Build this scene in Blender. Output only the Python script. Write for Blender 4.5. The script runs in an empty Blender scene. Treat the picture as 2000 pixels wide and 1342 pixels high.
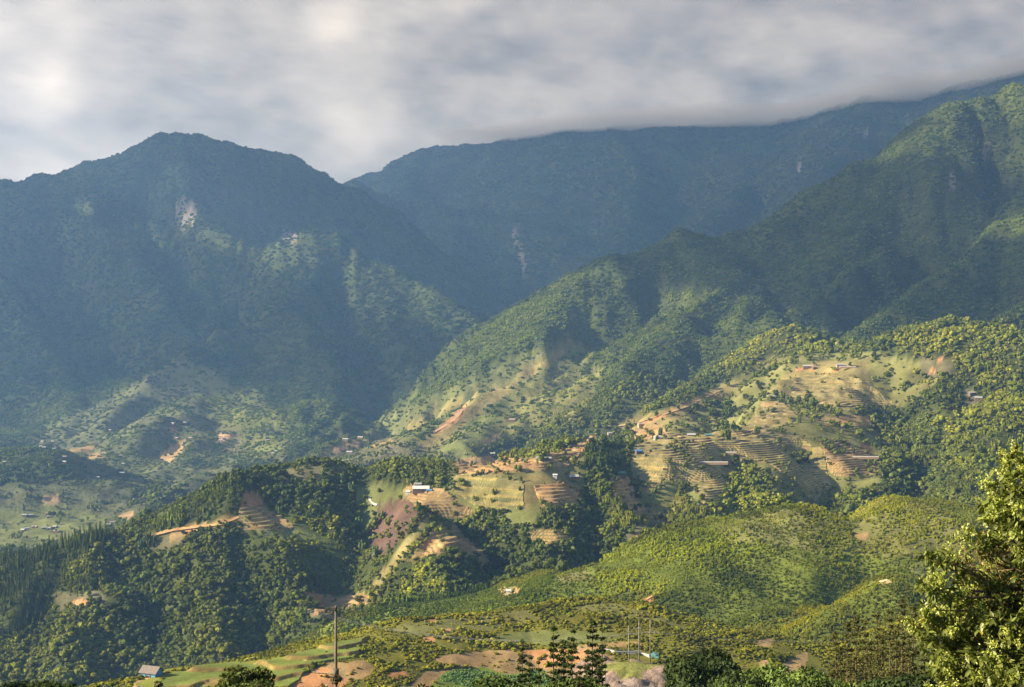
import bpy, bmesh, math, random
import numpy as np
from mathutils import Vector, Matrix

random.seed(7)
RNG = np.random.default_rng(11)
scene = bpy.context.scene
COL = scene.collection

# ------------------------------------------------------------------ camera
FPX = 2747.0            # focal length in photo pixels (2000 px wide frame)
HZ = 671.0              # eye level, photo row
cam_data = bpy.data.cameras.new('camera')
cam = bpy.data.objects.new('camera', cam_data)
COL.objects.link(cam)
cam.location = (0, 0, 0)
cam.rotation_euler = (math.radians(90), 0, 0)
cam_data.sensor_width = 36.0
cam_data.lens = 36.0 * FPX / 2000.0
cam_data.clip_start = 0.1
cam_data.clip_end = 90000.0
scene.camera = cam

# ------------------------------------------------------------------ light
SUN_EL = math.radians(25.0)
SUN_AZ = math.radians(-101.0)      # compass from +Y, negative = left, a little behind the camera
SUN = Vector((math.sin(SUN_AZ) * math.cos(SUN_EL), math.cos(SUN_AZ) * math.cos(SUN_EL), math.sin(SUN_EL)))
world = bpy.data.worlds.new("World")
scene.world = world
world.use_nodes = True
wn = world.node_tree
bg = wn.nodes['Background']
sky = wn.nodes.new('ShaderNodeTexSky')
sky.sky_type = 'NISHITA'
sky.sun_disc = False
sky.sun_elevation = SUN_EL
sky.sun_rotation = SUN_AZ
sky.altitude = 1500
sky.air_density = 1.0
sky.dust_density = 1.5
wn.links.new(sky.outputs[0], bg.inputs['Color'])
bg.inputs['Strength'].default_value = 0.05
sun_data = bpy.data.lights.new('sun', 'SUN')
sun_data.energy = 5.0
sun_data.angle = math.radians(0.6)
sun_data.color = (1.0, 0.83, 0.56)
sun = bpy.data.objects.new('sun', sun_data)
COL.objects.link(sun)
sun.rotation_euler = SUN.to_track_quat('Z', 'Y').to_euler()
vs = scene.view_settings
vs.view_transform = 'Standard'
vs.look = 'None'
vs.exposure = 1.75
vs.gamma = 1.0
vs.use_curve_mapping = False
scene.cycles.max_bounces = 5
scene.cycles.diffuse_bounces = 2
scene.cycles.transparent_max_bounces = 12
scene.cycles.volume_bounces = 2
scene.cycles.use_denoising = True

# ------------------------------------------------------------------ helpers
def tag(o, label=None, cat=None, group=None, kind=None):
    if label: o['label'] = label
    if cat: o['category'] = cat
    if group: o['group'] = group
    if kind: o['kind'] = kind
    return o

def pix(x, y, d):
    """photo pixel at a depth in metres -> world point (camera at the origin looking along +Y)"""
    return Vector(((x - 1000.0) / FPX * d, d, (HZ - y) / FPX * d))

def link_mesh(name, me, parent=None):
    o = bpy.data.objects.new(name, me)
    COL.objects.link(o)
    if parent: o.parent = parent
    return o

def empty(name, loc=(0, 0, 0), rz=0.0):
    o = bpy.data.objects.new(name, None)
    COL.objects.link(o)
    o.empty_display_size = 0.5
    o.location = loc
    o.rotation_euler = (0, 0, rz)
    return o

def np_mesh(name, verts, quads=None, tris=None, smooth=True, attrs=None):
    me = bpy.data.meshes.new(name)
    verts = np.asarray(verts, dtype=np.float32)
    faces = []
    nq = 0 if quads is None else len(quads)
    nt = 0 if tris is None else len(tris)
    me.vertices.add(len(verts))
    me.vertices.foreach_set('co', verts.ravel())
    if nq or nt:
        loops = np.concatenate([a.ravel() for a in (quads, tris) if a is not None and len(a)]).astype(np.int32)
        starts = np.concatenate([np.arange(nq) * 4, nq * 4 + np.arange(nt) * 3]).astype(np.int32)
        totals = np.concatenate([np.full(nq, 4), np.full(nt, 3)]).astype(np.int32)
        me.loops.add(len(loops))
        me.loops.foreach_set('vertex_index', loops)
        me.polygons.add(nq + nt)
        me.polygons.foreach_set('loop_start', starts)
        me.polygons.foreach_set('loop_total', totals)
        me.polygons.foreach_set('use_smooth', np.full(nq + nt, smooth))
    me.update(calc_edges=True)
    for k, v in (attrs or {}).items():
        v = np.asarray(v, dtype=np.float32)
        if v.ndim == 2:
            a = me.attributes.new(k, 'FLOAT_COLOR', 'POINT')
            if v.shape[1] == 3: v = np.concatenate([v, np.ones((len(v), 1), np.float32)], 1)
            a.data.foreach_set('color', v.ravel())
        else:
            a = me.attributes.new(k, 'FLOAT', 'POINT')
            a.data.foreach_set('value', v)
    return me

def hash2(ix, iy, seed):
    h = (ix.astype(np.int64) * 374761393 + iy.astype(np.int64) * 668265263 + seed * 1274126177) & 0xffffffff
    h = ((h ^ (h >> 13)) * 1274126177) & 0xffffffff
    h = h ^ (h >> 16)
    return (h & 0xffff).astype(np.float64) / 32767.5 - 1.0

def vnoise(x, y, seed=0):
    ix = np.floor(x); iy = np.floor(y)
    fx = x - ix; fy = y - iy
    fx = fx * fx * fx * (fx * (fx * 6 - 15) + 10); fy = fy * fy * fy * (fy * (fy * 6 - 15) + 10)
    ix = ix.astype(np.int64); iy = iy.astype(np.int64)
    a = hash2(ix, iy, seed); b = hash2(ix + 1, iy, seed)
    c = hash2(ix, iy + 1, seed); d = hash2(ix + 1, iy + 1, seed)
    return (a + (b - a) * fx) * (1 - fy) + (c + (d - c) * fx) * fy

def fbm(x, y, seed=0, octaves=4, gain=0.5):
    s = 0; a = 1.0; t = 0
    for o in range(octaves):
        s = s + a * vnoise(x * (2.03 ** o) + 17.3 * o, y * (2.03 ** o) - 9.1 * o, seed + o)
        t += a; a *= gain
    return s / t * 1.5

def sstep(a, b, x):
    t = np.clip((x - a) / (b - a), 0, 1)
    return t * t * (3 - 2 * t)

# ------------------------------------------------------------------ the lie of the land
# each ridge: land name, front slope, back slope, roundness, rib strength, crest points (photo column, photo row, distance in metres)
RIDGES = [
 ('far_mountain', .8, .8, 30, .4, [(560,420,11200),(640,372,11000),(700,340,10900),(745,332,10800),(800,303,10700),(850,282,10650),(1000,272,10200),(1100,254,9860),(1200,246,9660),(1300,240,9500),(1400,237,9450),(1500,237,9430),(1600,216,9000),(1700,187,8440),(1800,184,8400),(1850,172,8200),(1900,158,7980),(1990,140,7700),(2200,100,7150)]),
 ('far_mountain', .8, .8, 25, .5, [(1000,272,10200),(960,380,9300),(1000,480,8400),(985,570,7500),(965,640,6700)]),
 ('far_mountain', .8, .8, 25, .5, [(1200,246,9660),(1250,350,8700),(1220,450,7900),(1170,540,7000)]),
 ('far_mountain', .8, .8, 25, .5, [(1500,237,9430),(1470,330,8500),(1400,430,7500),(1300,500,6700)]),
 ('far_mountain', .8, .8, 25, .5, [(1700,187,8440),(1660,290,7700),(1560,390,7000),(1480,450,6400)]),
 ('far_mountain', .8, .8, 25, .5, [(830,290,10600),(790,370,9500),(760,420,8600)]),
 ('middle_mountain', .75, .8, 30, .5, [(700,350,8600),(760,384,8700),(820,398,8700),(900,408,8650),(1000,414,8550),(1080,430,8400),(1150,475,8100),(1210,560,7500)]),
 ('middle_mountain', .75, .75, 25, .5, [(900,408,8650),(880,480,7900),(900,560,7000),(930,610,6400)]),
 ('left_mountain', .85, .8, 20, .5, [(-400,400,6200),(-150,372,6300),(-50,350,6300),(0,354,6300),(30,350,6300),(60,338,6330),(80,334,6350),(110,341,6350),(130,330,6350),(150,325,6400),(170,315,6400),(190,308,6420),(230,299,6450),(270,278,6500),(310,262,6500),(345,258,6500),(375,266,6500),(400,266,6520),(440,281,6550),(470,292,6600),(540,298,6650),(575,310,6680),(610,332,6700),(640,347,6750),(680,362,6800),(760,400,7000)]),
 ('left_mountain', .8, .8, 12, .5, [(350,262,6480),(360,330,6150),(380,390,5900),(400,428,5720),(440,430,5640),(480,436,5570),(520,450,5500),(558,436,5450),(600,443,5420),(645,442,5400),(690,478,5350),(740,512,5300),(800,548,5200),(860,572,5100),(900,600,5000),(940,630,4900),(965,652,4850)]),
 ('left_mountain', .75, .75, 12, .5, [(170,318,6400),(185,408,5900),(240,440,5700),(300,500,5400),(330,570,5100),(350,640,4850),(335,705,4550)]),
 ('left_mountain', .7, .75, 16, .5, [(645,442,5400),(600,500,5150),(560,560,4900),(520,578,4800),(470,595,4720),(430,625,4620),(390,660,4500),(340,700,4350),(290,745,4200),(240,795,4000),(190,835,3850)]),
 ('left_mountain', .7, .75, 16, .5, [(520,578,4800),(600,622,4620),(650,680,4400),(690,760,4150),(690,830,3900)]),
 ('left_mountain', .7, .7, 16, .5, [(-200,430,5900),(-60,500,5500),(20,570,5150),(70,650,4850),(120,710,4550),(140,775,4250)]),
 ('left_mountain', .75, .75, 12, .5, [(690,478,5350),(700,560,5000),(750,640,4650),(800,710,4350),(800,760,4150)]),
 ('left_mountain', .7, .7, 12, .5, [(400,428,5720),(420,520,5350),(430,625,4620)]),
 ('lower_hill', .5, .5, 25, .4, [(420,770,4000),(360,800,3800),(310,830,3650),(250,870,3450),(180,890,3350)]),
 ('lower_hill', .5, .5, 25, .4, [(420,770,4000),(380,840,3650),(370,880,3450),(350,900,3350)]),
 ('lower_hill', .5, .5, 25, .4, [(470,780,3950),(520,830,3700),(560,870,3500),(560,900,3350)]),
 ('lower_hill', .5, .5, 30, .3, [(-120,905,3000),(-20,890,2980),(60,878,2950),(120,890,2900),(165,920,2850),(205,965,2740)]),
 ('lower_hill', .5, .5, 25, .4, [(560,905,3000),(470,905,3000),(400,925,2900),(350,950,2820),(300,985,2680),(250,1030,2500)]),
 ('lower_hill', .5, .5, 30, .4, [(100,830,3900),(40,840,3800),(-60,850,3700)]),
 ('right_mountain', .85, .8, 20, .4, [(1380,478,3900),(1400,470,3930),(1440,447,3950),(1500,418,3950),(1540,392,3960),(1600,354,4000),(1660,322,4000),(1700,310,4000),(1745,292,4000),(1770,285,4000),(1800,255,4000),(1832,212,4020),(1855,199,4030),(1880,203,4040),(1920,192,4050),(1950,172,4100),(1980,166,4100),(2060,160,4100),(2300,100,4200)]),
 ('right_mountain', .8, .7, 14, .5, [(1450,520,3800),(1400,485,3820),(1365,455,3810),(1332,445,3800),(1300,456,3780),(1260,480,3750),(1215,500,3720),(1180,533,3700),(1140,565,3670),(1100,590,3650),(1060,612,3620),(1020,630,3600),(950,658,3550),(880,705,3480),(820,752,3380),(760,798,3280),(700,832,3180),(640,865,3050),(590,895,2950)]),
 ('right_mountain', .7, .7, 10, .5, [(1400,500,3800),(1330,540,3640),(1230,592,3500),(1140,640,3400),(1080,680,3330),(1000,728,3220),(930,775,3080),(890,810,2980),(840,845,2880),(780,880,2780)]),
 ('right_mountain', .7, .7, 10, .5, [(1440,540,3600),(1380,570,3450),(1300,640,3250),(1240,700,3130),(1180,755,3000),(1110,815,2850),(1030,865,2680)]),
 ('right_mountain', .7, .7, 10, .5, [(1480,560,3500),(1440,620,3250),(1400,680,3050),(1340,740,2900),(1260,800,2730),(1170,850,2570)]),
 ('right_mountain', .45, .5, 30, .3, [(1140,720,3060),(1060,775,2920),(980,825,2800),(900,868,2690),(820,896,2600)]),
 ('right_mountain', .45, .5, 30, .3, [(1040,712,3200),(960,768,3050),(880,822,2920),(800,862,2810),(700,892,2700)]),
 ('right_mountain', .8, .75, 14, .5, [(1880,203,4040),(1850,290,3850),(1800,370,3680),(1720,440,3540),(1620,520,3400),(1540,575,3300),(1480,600,3200)]),
 ('right_mountain', .8, .75, 14, .5, [(2300,200,4000),(2150,260,3850),(2050,330,3650),(1970,420,3420),(1880,500,3200),(1780,570,3050),(1690,640,2900)]),
 ('right_mountain', .7, .7, 14, .5, [(2300,420,3300),(2150,500,3100),(2050,560,2950),(1960,620,2800)]),
 ('green_knoll', .6, .6, 60, .3, [(1730,700,2360),(1750,682,2340),(1780,655,2350),(1820,638,2350),(1860,632,2340),(1900,637,2310),(1950,648,2260),(2000,664,2200),(2120,700,2100),(2300,720,2000)]),
 ('green_knoll', .6, .6, 60, .3, [(1420,700,2620),(1460,660,2660),(1485,642,2690),(1512,632,2700),(1545,648,2670),(1580,668,2620),(1620,680,2560)]),
 ('green_knoll', .6, .6, 20, .4, [(2200,690,2050),(2080,740,1950),(1990,800,1850),(1920,870,1740),(1870,950,1610)]),
 ('green_knoll', .6, .6, 20, .4, [(1860,632,2340),(1850,720,2150),(1800,800,1990),(1760,870,1840),(1745,950,1660)]),
 ('terraced_hill', .55, .6, 140, .15, [(1700,686,2440),(1640,682,2480),(1560,684,2500),(1510,700,2430),(1440,725,2300),(1400,752,2200),(1340,780,2060),(1290,800,1980),(1200,826,1850),(1120,842,1760),(1040,858,1690),(960,872,1620)]),
 ('terraced_hill', .6, .5, 120, .15, [(1640,682,2480),(1650,740,2260),(1610,790,2080),(1540,820,1930),(1450,840,1840),(1400,850,1780),(1300,856,1720),(1250,868,1650),(1180,862,1650),(1100,872,1600),(1040,880,1560)]),
 ('terraced_hill', .6, .6, 12, .35, [(1450,840,1840),(1430,880),(1400,920),(1370,970),(1330,1010),(1290,1050)]),
 ('terraced_hill', .6, .6, 12, .35, [(1250,868,1650),(1225,910),(1215,950),(1230,990),(1270,1012),(1240,1060)]),
 ('terraced_hill', .6, .6, 12, .35, [(1100,872,1600),(1130,900),(1150,960),(1180,1010),(1180,1070)]),
 ('terraced_hill', .6, .6, 12, .35, [(1540,820,1930),(1560,850),(1590,880),(1600,920),(1590,960)]),
 ('terraced_hill', .6, .6, 12, .35, [(1640,790,2060),(1690,840),(1700,890),(1690,930),(1700,970)]),
 ('terraced_hill', .6, .6, 12, .35, [(1480,870,1760),(1500,910),(1520,950),(1540,990)]),
 ('wooded_ridge', .75, .6, 20, .4, [(-300,1150,1480),(-100,1112,1480),(0,1092,1470),(100,1072,1460),(170,1056,1450),(230,1046,1450),(300,1040,1450),(350,1015,1462),(400,985,1475),(440,958,1485),(475,940,1490),(500,938,1495)]),
 ('wooded_ridge', .75, .6, 24, .4, [(475,940,1490),(520,922,1530),(560,912,1550),(600,908,1550),(700,908,1540),(790,906,1530),(850,903,1530),(900,893,1550),(960,880,1580),(1040,872,1620)]),
 ('wooded_ridge', .62, .6, 10, .4, [(300,1040,1450),(240,1062),(228,1110),(225,1160),(215,1230),(210,1300),(205,1360)]),
 ('wooded_ridge', .62, .6, 10, .4, [(20,1090,1468),(10,1150),(-10,1220),(-30,1300)]),
 ('wooded_ridge', .62, .6, 10, .4, [(400,985,1475),(420,1040),(440,1100),(450,1170),(465,1240),(480,1300)]),
 ('wooded_ridge', .65, .6, 5, .25, [(478,940,1490),(490,975),(500,1000),(525,1030),(560,1056),(600,1095),(610,1150),(595,1220)]),
 ('wooded_ridge', .62, .6, 14, .4, [(640,908,1545),(655,950),(665,1000),(680,1060),(690,1110),(650,1170),(640,1200)]),
 ('wooded_ridge', .7, .65, 6, .25, [(790,906,1530),(815,948),(835,985),(860,1030),(900,1075),(950,1115),(985,1145)]),
 ('wooded_ridge', .62, .6, 8, .25, [(835,985,1400),(800,1050),(760,1110),(730,1160)]),
 ('wooded_ridge', .6, .6, 12, .3, [(870,1040,1345),(850,1100),(840,1150),(820,1190)]),
 ('wooded_ridge', .62, .6, 12, .4, [(1000,880,1580),(1020,930),(1050,990),(1080,1050),(1080,1110),(1060,1150)]),
 ('bamboo_spur', .5, .5, 15, .3, [(420,1310,1130),(520,1290,1120),(620,1240,1110),(700,1197,1110),(800,1178,1110),(900,1163,1110),(1000,1148,1110),(1080,1124,1120),(1150,1105,1140),(1220,1080,1160)]),
 ('round_hill', .5, .5, 60, .2, [(900,1235,960),(1000,1190,1000),(1080,1160,1010),(1150,1130,1030),(1200,1102,1045),(1250,1077,1060),(1320,1047,1080),(1400,1022,1090),(1480,1004,1100),(1560,989,1110),(1650,976,1120),(1740,968,1120),(1800,976,1115),(1850,996,1105),(1900,1035,1090),(1960,1090,1070),(2080,1160,1040),(2300,1200,1000)]),
 ('round_hill', .5, .5, 14, .25, [(1960,1090,930),(1830,1104,900),(1780,1108,890),(1700,1130,870),(1640,1156,860),(1560,1190,850),(1500,1216,840),(1440,1246,835),(1360,1286,830),(1300,1320,820)]),
 ('round_hill', .5, .5, 12, .25, [(2000,1170,790),(1840,1190,765),(1700,1222,750),(1630,1242,745),(1570,1268,740),(1530,1300,735)]),
 ('field_hill', .27, .5, 14, .2, [(150,1362,590),(240,1345,590),(300,1330,590),(340,1315,592),(440,1303,600),(520,1292,606),(600,1276,612),(650,1263,622),(720,1250,640),(760,1232,655),(800,1214,670),(850,1208,680),(940,1203,692),(1000,1196,705),(1040,1185,710),(1100,1174,715),(1160,1171,715),(1230,1180,710),(1300,1204,700),(1360,1232,690),(1400,1262,680),(1440,1300,670),(1480,1345,655)]),
 ('field_hill', .3, .4, 12, .2, [(800,1214,670),(770,1250,655),(720,1285,640),(700,1320,628)]),
]

FLOOR_Y = [0, 25, 60, 150, 300, 500, 700, 1000, 1300, 2000, 2600, 3500, 4200, 5000, 6500, 9000, 14000]
FLOOR_Z = [-1.7, -8.5, -22, -52, -98, -158, -196, -285, -335, -365, -332, -292, -240, -160, -60, 100, 300]
LAND = ['near_slope', 'valley_floor'] + sorted({r[0] for r in RIDGES})

def path(pts, g):
    """crest points in the world; where no distance is given the spur falls at slope g towards the camera"""
    P = [pix(*pts[0])]
    for p in pts[1:]:
        if len(p) == 3:
            P.append(pix(*p)); continue
        q = P[-1]; d = q.y
        for k in range(900):
            c = pix(p[0], p[1], d)
            if c.z >= q.z - g * math.hypot(c.x - q.x, c.y - q.y): break
            d -= 1.0
        P.append(c)
    return P

def smax(a, b, k):
    h = np.clip(1 - np.abs(a - b) / k, 0, 1)
    return np.maximum(a, b) + h * h * k * 0.25

def build_height(X, Y):
    """terrain height for arrays laid out in rows of constant distance"""
    A = np.clip(Y * 0.010, 1.5, 45)
    lam = 1.0
    wfar = sstep(2300, 3600, Y)
    wx = (1 - wfar) * fbm(X / 90, Y / 90, 3, 3) * np.clip(Y * .008, 1, 12) + wfar * fbm(X / 420, Y / 420, 5, 4) * np.clip(Y * .012, 12, 75)
    wy = (1 - wfar) * fbm(X / 90, Y / 90, 4, 3) * np.clip(Y * .008, 1, 12) + wfar * fbm(X / 420, Y / 420, 6, 4) * np.clip(Y * .012, 12, 75)
    # the silhouettes sit where they are: only the sides of the ridges wander
    H = np.interp(Y, FLOOR_Y, FLOOR_Z)
    L = np.where(Y < 520, 0, 1)
    yrow = Y[:, 0]
    best = H.copy()
    for ri, (name, S, Sb, r, rib, pts) in enumerate(RIDGES):
        P = path(pts, .8 * S if name == 'wooded_ridge' else .62 * S)
        zmax = max(p.z for p in P)
        reach = (zmax + 430) / min(S, Sb) * 1.25
        y0 = min(p.y for p in P) - reach; y1 = max(p.y for p in P) + reach
        a = np.searchsorted(yrow, y0); b = np.searchsorted(yrow, y1)
        if b <= a: continue
        xs = X[a:b]; ys = Y[a:b]
        far = P[0].y > 2300
        l1, l2 = ((420., 170.) if far else (75., 30.))
        if name in ('far_mountain',): l1, l2 = 700., 260.
        cand = np.full(xs.shape, -1e9)
        s0 = 0.0
        wxs = wx[a:b]; wys = wy[a:b]
        for p, q in zip(P[:-1], P[1:]):
            dx, dy = q.x - p.x, q.y - p.y
            LL = math.hypot(dx, dy)
            t = np.clip(((xs - p.x) * dx + (ys - p.y) * dy) / (LL * LL), 0, 1)
            ex = xs - (p.x + t * dx); ey = ys - (p.y + t * dy)
            d0 = np.hypot(ex, ey)
            w = np.clip(d0 / (2.0 * l2), 0, 1)
            ex = ex + wxs * w; ey = ey + wys * w
            dist = np.hypot(ex, ey)
            s = s0 + t * LL
            ss = s + (wxs + wys) * w
            ribn = 0.75 * vnoise(ss / l1 + 3.7 * ri, dist / (l1 * 4) + ri, 31) + 0.4 * vnoise(ss / l2 + 1.3 * ri, dist / (l2 * 4), 37)
            sl = np.where(ey > 0, Sb, S)
            f = (np.sqrt(dist * dist + r * r) - r) * sl * (1 + rib * ribn * np.clip(dist / (l2 * .8), 0, 1))
            cand = np.maximum(cand, p.z + t * (q.z - p.z) - f)
            s0 += LL
        k = np.clip(ys * 0.006, 2, 30)
        hb = H[a:b]
        win = cand > hb
        H[a:b] = smax(hb, cand, k)
        L[a:b] = np.where(win, LAND.index(name), L[a:b])
    n = wfar * (fbm(X / 260, Y / 260, 8, 5, .55) * 26) + (1 - wfar) * sstep(500, 1200, Y) * fbm(X / 45, Y / 45, 9, 4) * 3.2 \
        + (1 - sstep(500, 1200, Y)) * fbm(X / 14, Y / 14, 10, 3) * 0.5 * sstep(20, 80, Y)
    H = H + n
    return H, L

def geo(a, b, f):
    n = max(2, int(math.log(b / a) / math.log(1 + f)))
    return list(np.geomspace(a, b, n, endpoint=False))

rows = np.array([-40., -20., -8., 0.01, 1.5] + geo(3, 560, .03) + geo(560, 760, .0026) + geo(760, 1900, .0045) + geo(1900, 2600, .005) + geo(2600, 5000, .0055) + geo(5000, 12500, .0085) + [12500.])
us = np.linspace(-0.46, 0.46, 640)
NR, NC = len(rows), len(us)
U, YG = np.meshgrid(us, rows)
XG = U * np.maximum(YG, 60 + YG * .0)           # near the camera the sheet keeps its width
XG = np.where(YG > 60, U * YG, U * 60)
HG, LG = build_height(XG, YG)
# level ground right behind and under the camera
lnrows = rows

def row_of(y):
    i = np.clip(np.searchsorted(rows, y) - 1, 0, NR - 2)
    return i, (y - rows[i]) / (rows[i + 1] - rows[i])

def ground(x, y):
    """terrain height under world points (bilinear on the sheet)"""
    x = np.atleast_1d(np.asarray(x, float)); y = np.atleast_1d(np.asarray(y, float))
    i, fy = row_of(y)
    u = x / np.maximum(y, 60)
    fc = np.clip((u - us[0]) / (us[1] - us[0]), 0, NC - 1.001)
    j = fc.astype(int); fx = fc - j
    h0 = HG[i, j] * (1 - fx) + HG[i, j + 1] * fx
    h1 = HG[i + 1, j] * (1 - fx) + HG[i + 1, j + 1] * fx
    return h0 * (1 - fy) + h1 * fy

def land_at(x, y):
    i, fy = row_of(y); u = x / np.maximum(y, 60)
    j = np.clip(np.round((u - us[0]) / (us[1] - us[0])), 0, NC - 1).astype(int)
    return LG[i, j]

TAN = np.where(YG > 1, HG / np.maximum(YG, 1), -9)
HORI = np.maximum.accumulate(TAN, axis=0)         # highest sight line so far, per column

def hidden_by(x, y, z):
    """how far (in slope) a point lies below the sight line over the land before it"""
    i, fy = row_of(y); u = x / np.maximum(y, 60)
    j = np.clip(np.round((u - us[0]) / (us[1] - us[0])), 0, NC - 1).astype(int)
    return HORI[np.maximum(i - 1, 0), j] - z / y

def hit(px, py, dmin=200.0):
    """where the sight line through a photo pixel meets the land"""
    u = (px - 1000) / FPX; t = (HZ - py) / FPX
    ys = rows[rows > dmin]
    h = ground(u * ys, ys)
    k = np.nonzero(h > t * ys)[0]
    if len(k) == 0:
        k = [int(np.argmin(t * ys - h))]
    y1 = ys[k[0]]
    y0 = ys[max(k[0] - 1, 0)]
    a = float(ground(u * y0, y0)[0] - t * y0); b = float(ground(u * y1, y1)[0] - t * y1)
    f = 0.5 if a == b else min(1, max(0, -a / (b - a)))
    y = y0 + (y1 - y0) * f
    return Vector((u * y, y, float(ground(u * y, y)[0])))

# ------------------------------------------------------------------ ravines cut into the slopes (width, depth, photo points)
GULLIES = [
 (36, 34, [(300,1062),(302,1110),(296,1180),(285,1250),(270,1310)]),
 (26, 22, [(470,1030),(486,1080),(500,1130),(505,1190),(515,1260)]),
 (24, 20, [(520,960),(570,1000),(620,1045),(650,1090),(645,1140)]),
 (34, 34, [(700,930),(706,980),(702,1040),(716,1100),(733,1170)]),
 (30, 26, [(900,985),(945,1015),(985,1060),(1002,1115)]),
 (18, 14, [(845,1045),(800,1100),(775,1160)]),
 (26, 24, [(1140,925),(1160,975),(1165,1030),(1140,1090)]),
 (22, 20, [(1235,905),(1250,945),(1262,990)]),
 (20, 16, [(1345,925),(1310,965),(1275,1005)]),
 (26, 15, [(1436,895),(1426,940),(1436,1000)]),
 (26, 20, [(1558,868),(1600,915),(1650,975)]),
 (40, 30, [(1742,712),(1765,790),(1785,860),(1795,940),(1805,970)]),
 (34, 26, [(1500,720),(1440,760),(1400,800)]),
 (20, 14, [(120,1090),(95,1170),(60,1250),(40,1330)]),
 (60, 32, [(1180,690),(1100,745),(1010,810),(930,880)]),
 (75, 80, [(1430,635),(1330,705),(1200,790),(1120,840)]),
 (65, 65, [(1480,640),(1420,720),(1330,790),(1250,820)]),
 (90, 90, [(1290,560),(1180,620),(1080,680),(960,740)]),
 (24, 15, [(1430,1236),(1510,1196),(1600,1158),(1690,1118)]),
 (18, 8, [(1570,1256),(1640,1232),(1700,1210)]),
 (120, 80, [(1790,400),(1700,520),(1600,600)]),
 (120, 80, [(1950,330),(1860,440),(1740,560)]),
 (150, 130, [(300,420),(370,520),(380,620),(330,680)]),
 (150, 130, [(120,480),(190,600),(230,700)]),
 (120, 120, [(480,470),(470,540),(430,600)]),
 (120, 120, [(640,500),(660,600),(730,700),(760,790)]),
]
def despike():
    global HG
    m = np.maximum(np.maximum(HG[2:, 1:-1], HG[:-2, 1:-1]), np.maximum(HG[1:-1, 2:], HG[1:-1, :-2]))
    c = HG[1:-1, 1:-1]
    HG[1:-1, 1:-1] = np.where(c > m + .004 * np.abs(YG[1:-1, 1:-1]), m, c)
despike()
cuts = []
for wdt, dep, pts in GULLIES:
    cuts.append((wdt, dep, [hit(x, y, 760.0) for x, y in pts]))
for wdt, dep, P in cuts:
    y0 = min(p.y for p in P) - 4 * wdt; y1 = max(p.y for p in P) + 4 * wdt
    a = np.searchsorted(rows, y0); b = np.searchsorted(rows, y1)
    xs = XG[a:b] + fbm(XG[a:b] / 60, YG[a:b] / 60, 12, 3) * wdt * .35
    ys = YG[a:b] + fbm(XG[a:b] / 60, YG[a:b] / 60, 13, 3) * wdt * .35
    best = np.full(xs.shape, 1e9)
    for p, q in zip(P[:-1], P[1:]):
        dx, dy = q.x - p.x, q.y - p.y
        t = np.clip(((xs - p.x) * dx + (ys - p.y) * dy) / (dx * dx + dy * dy + 1e-6), 0, 1)
        best = np.minimum(best, np.hypot(xs - (p.x + t * dx), ys - (p.y + t * dy)))
    tt = np.clip(1 - best / (1.9 * wdt), 0, 1)
    HG[a:b] -= dep * tt * tt * (2.2 - 1.2 * tt)
HG += np.where(YG > 2600, -np.abs(fbm(XG / 170, YG / 170, 15, 3)) * 22 + 8, 0)
HG = np.where(HG > 1460, 1460 + 42 * np.tanh((HG - 1460) / 42), HG)
TAN = np.where(YG > 1, HG / np.maximum(YG, 1), -9)
HORI = np.maximum.accumulate(TAN, axis=0)

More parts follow.
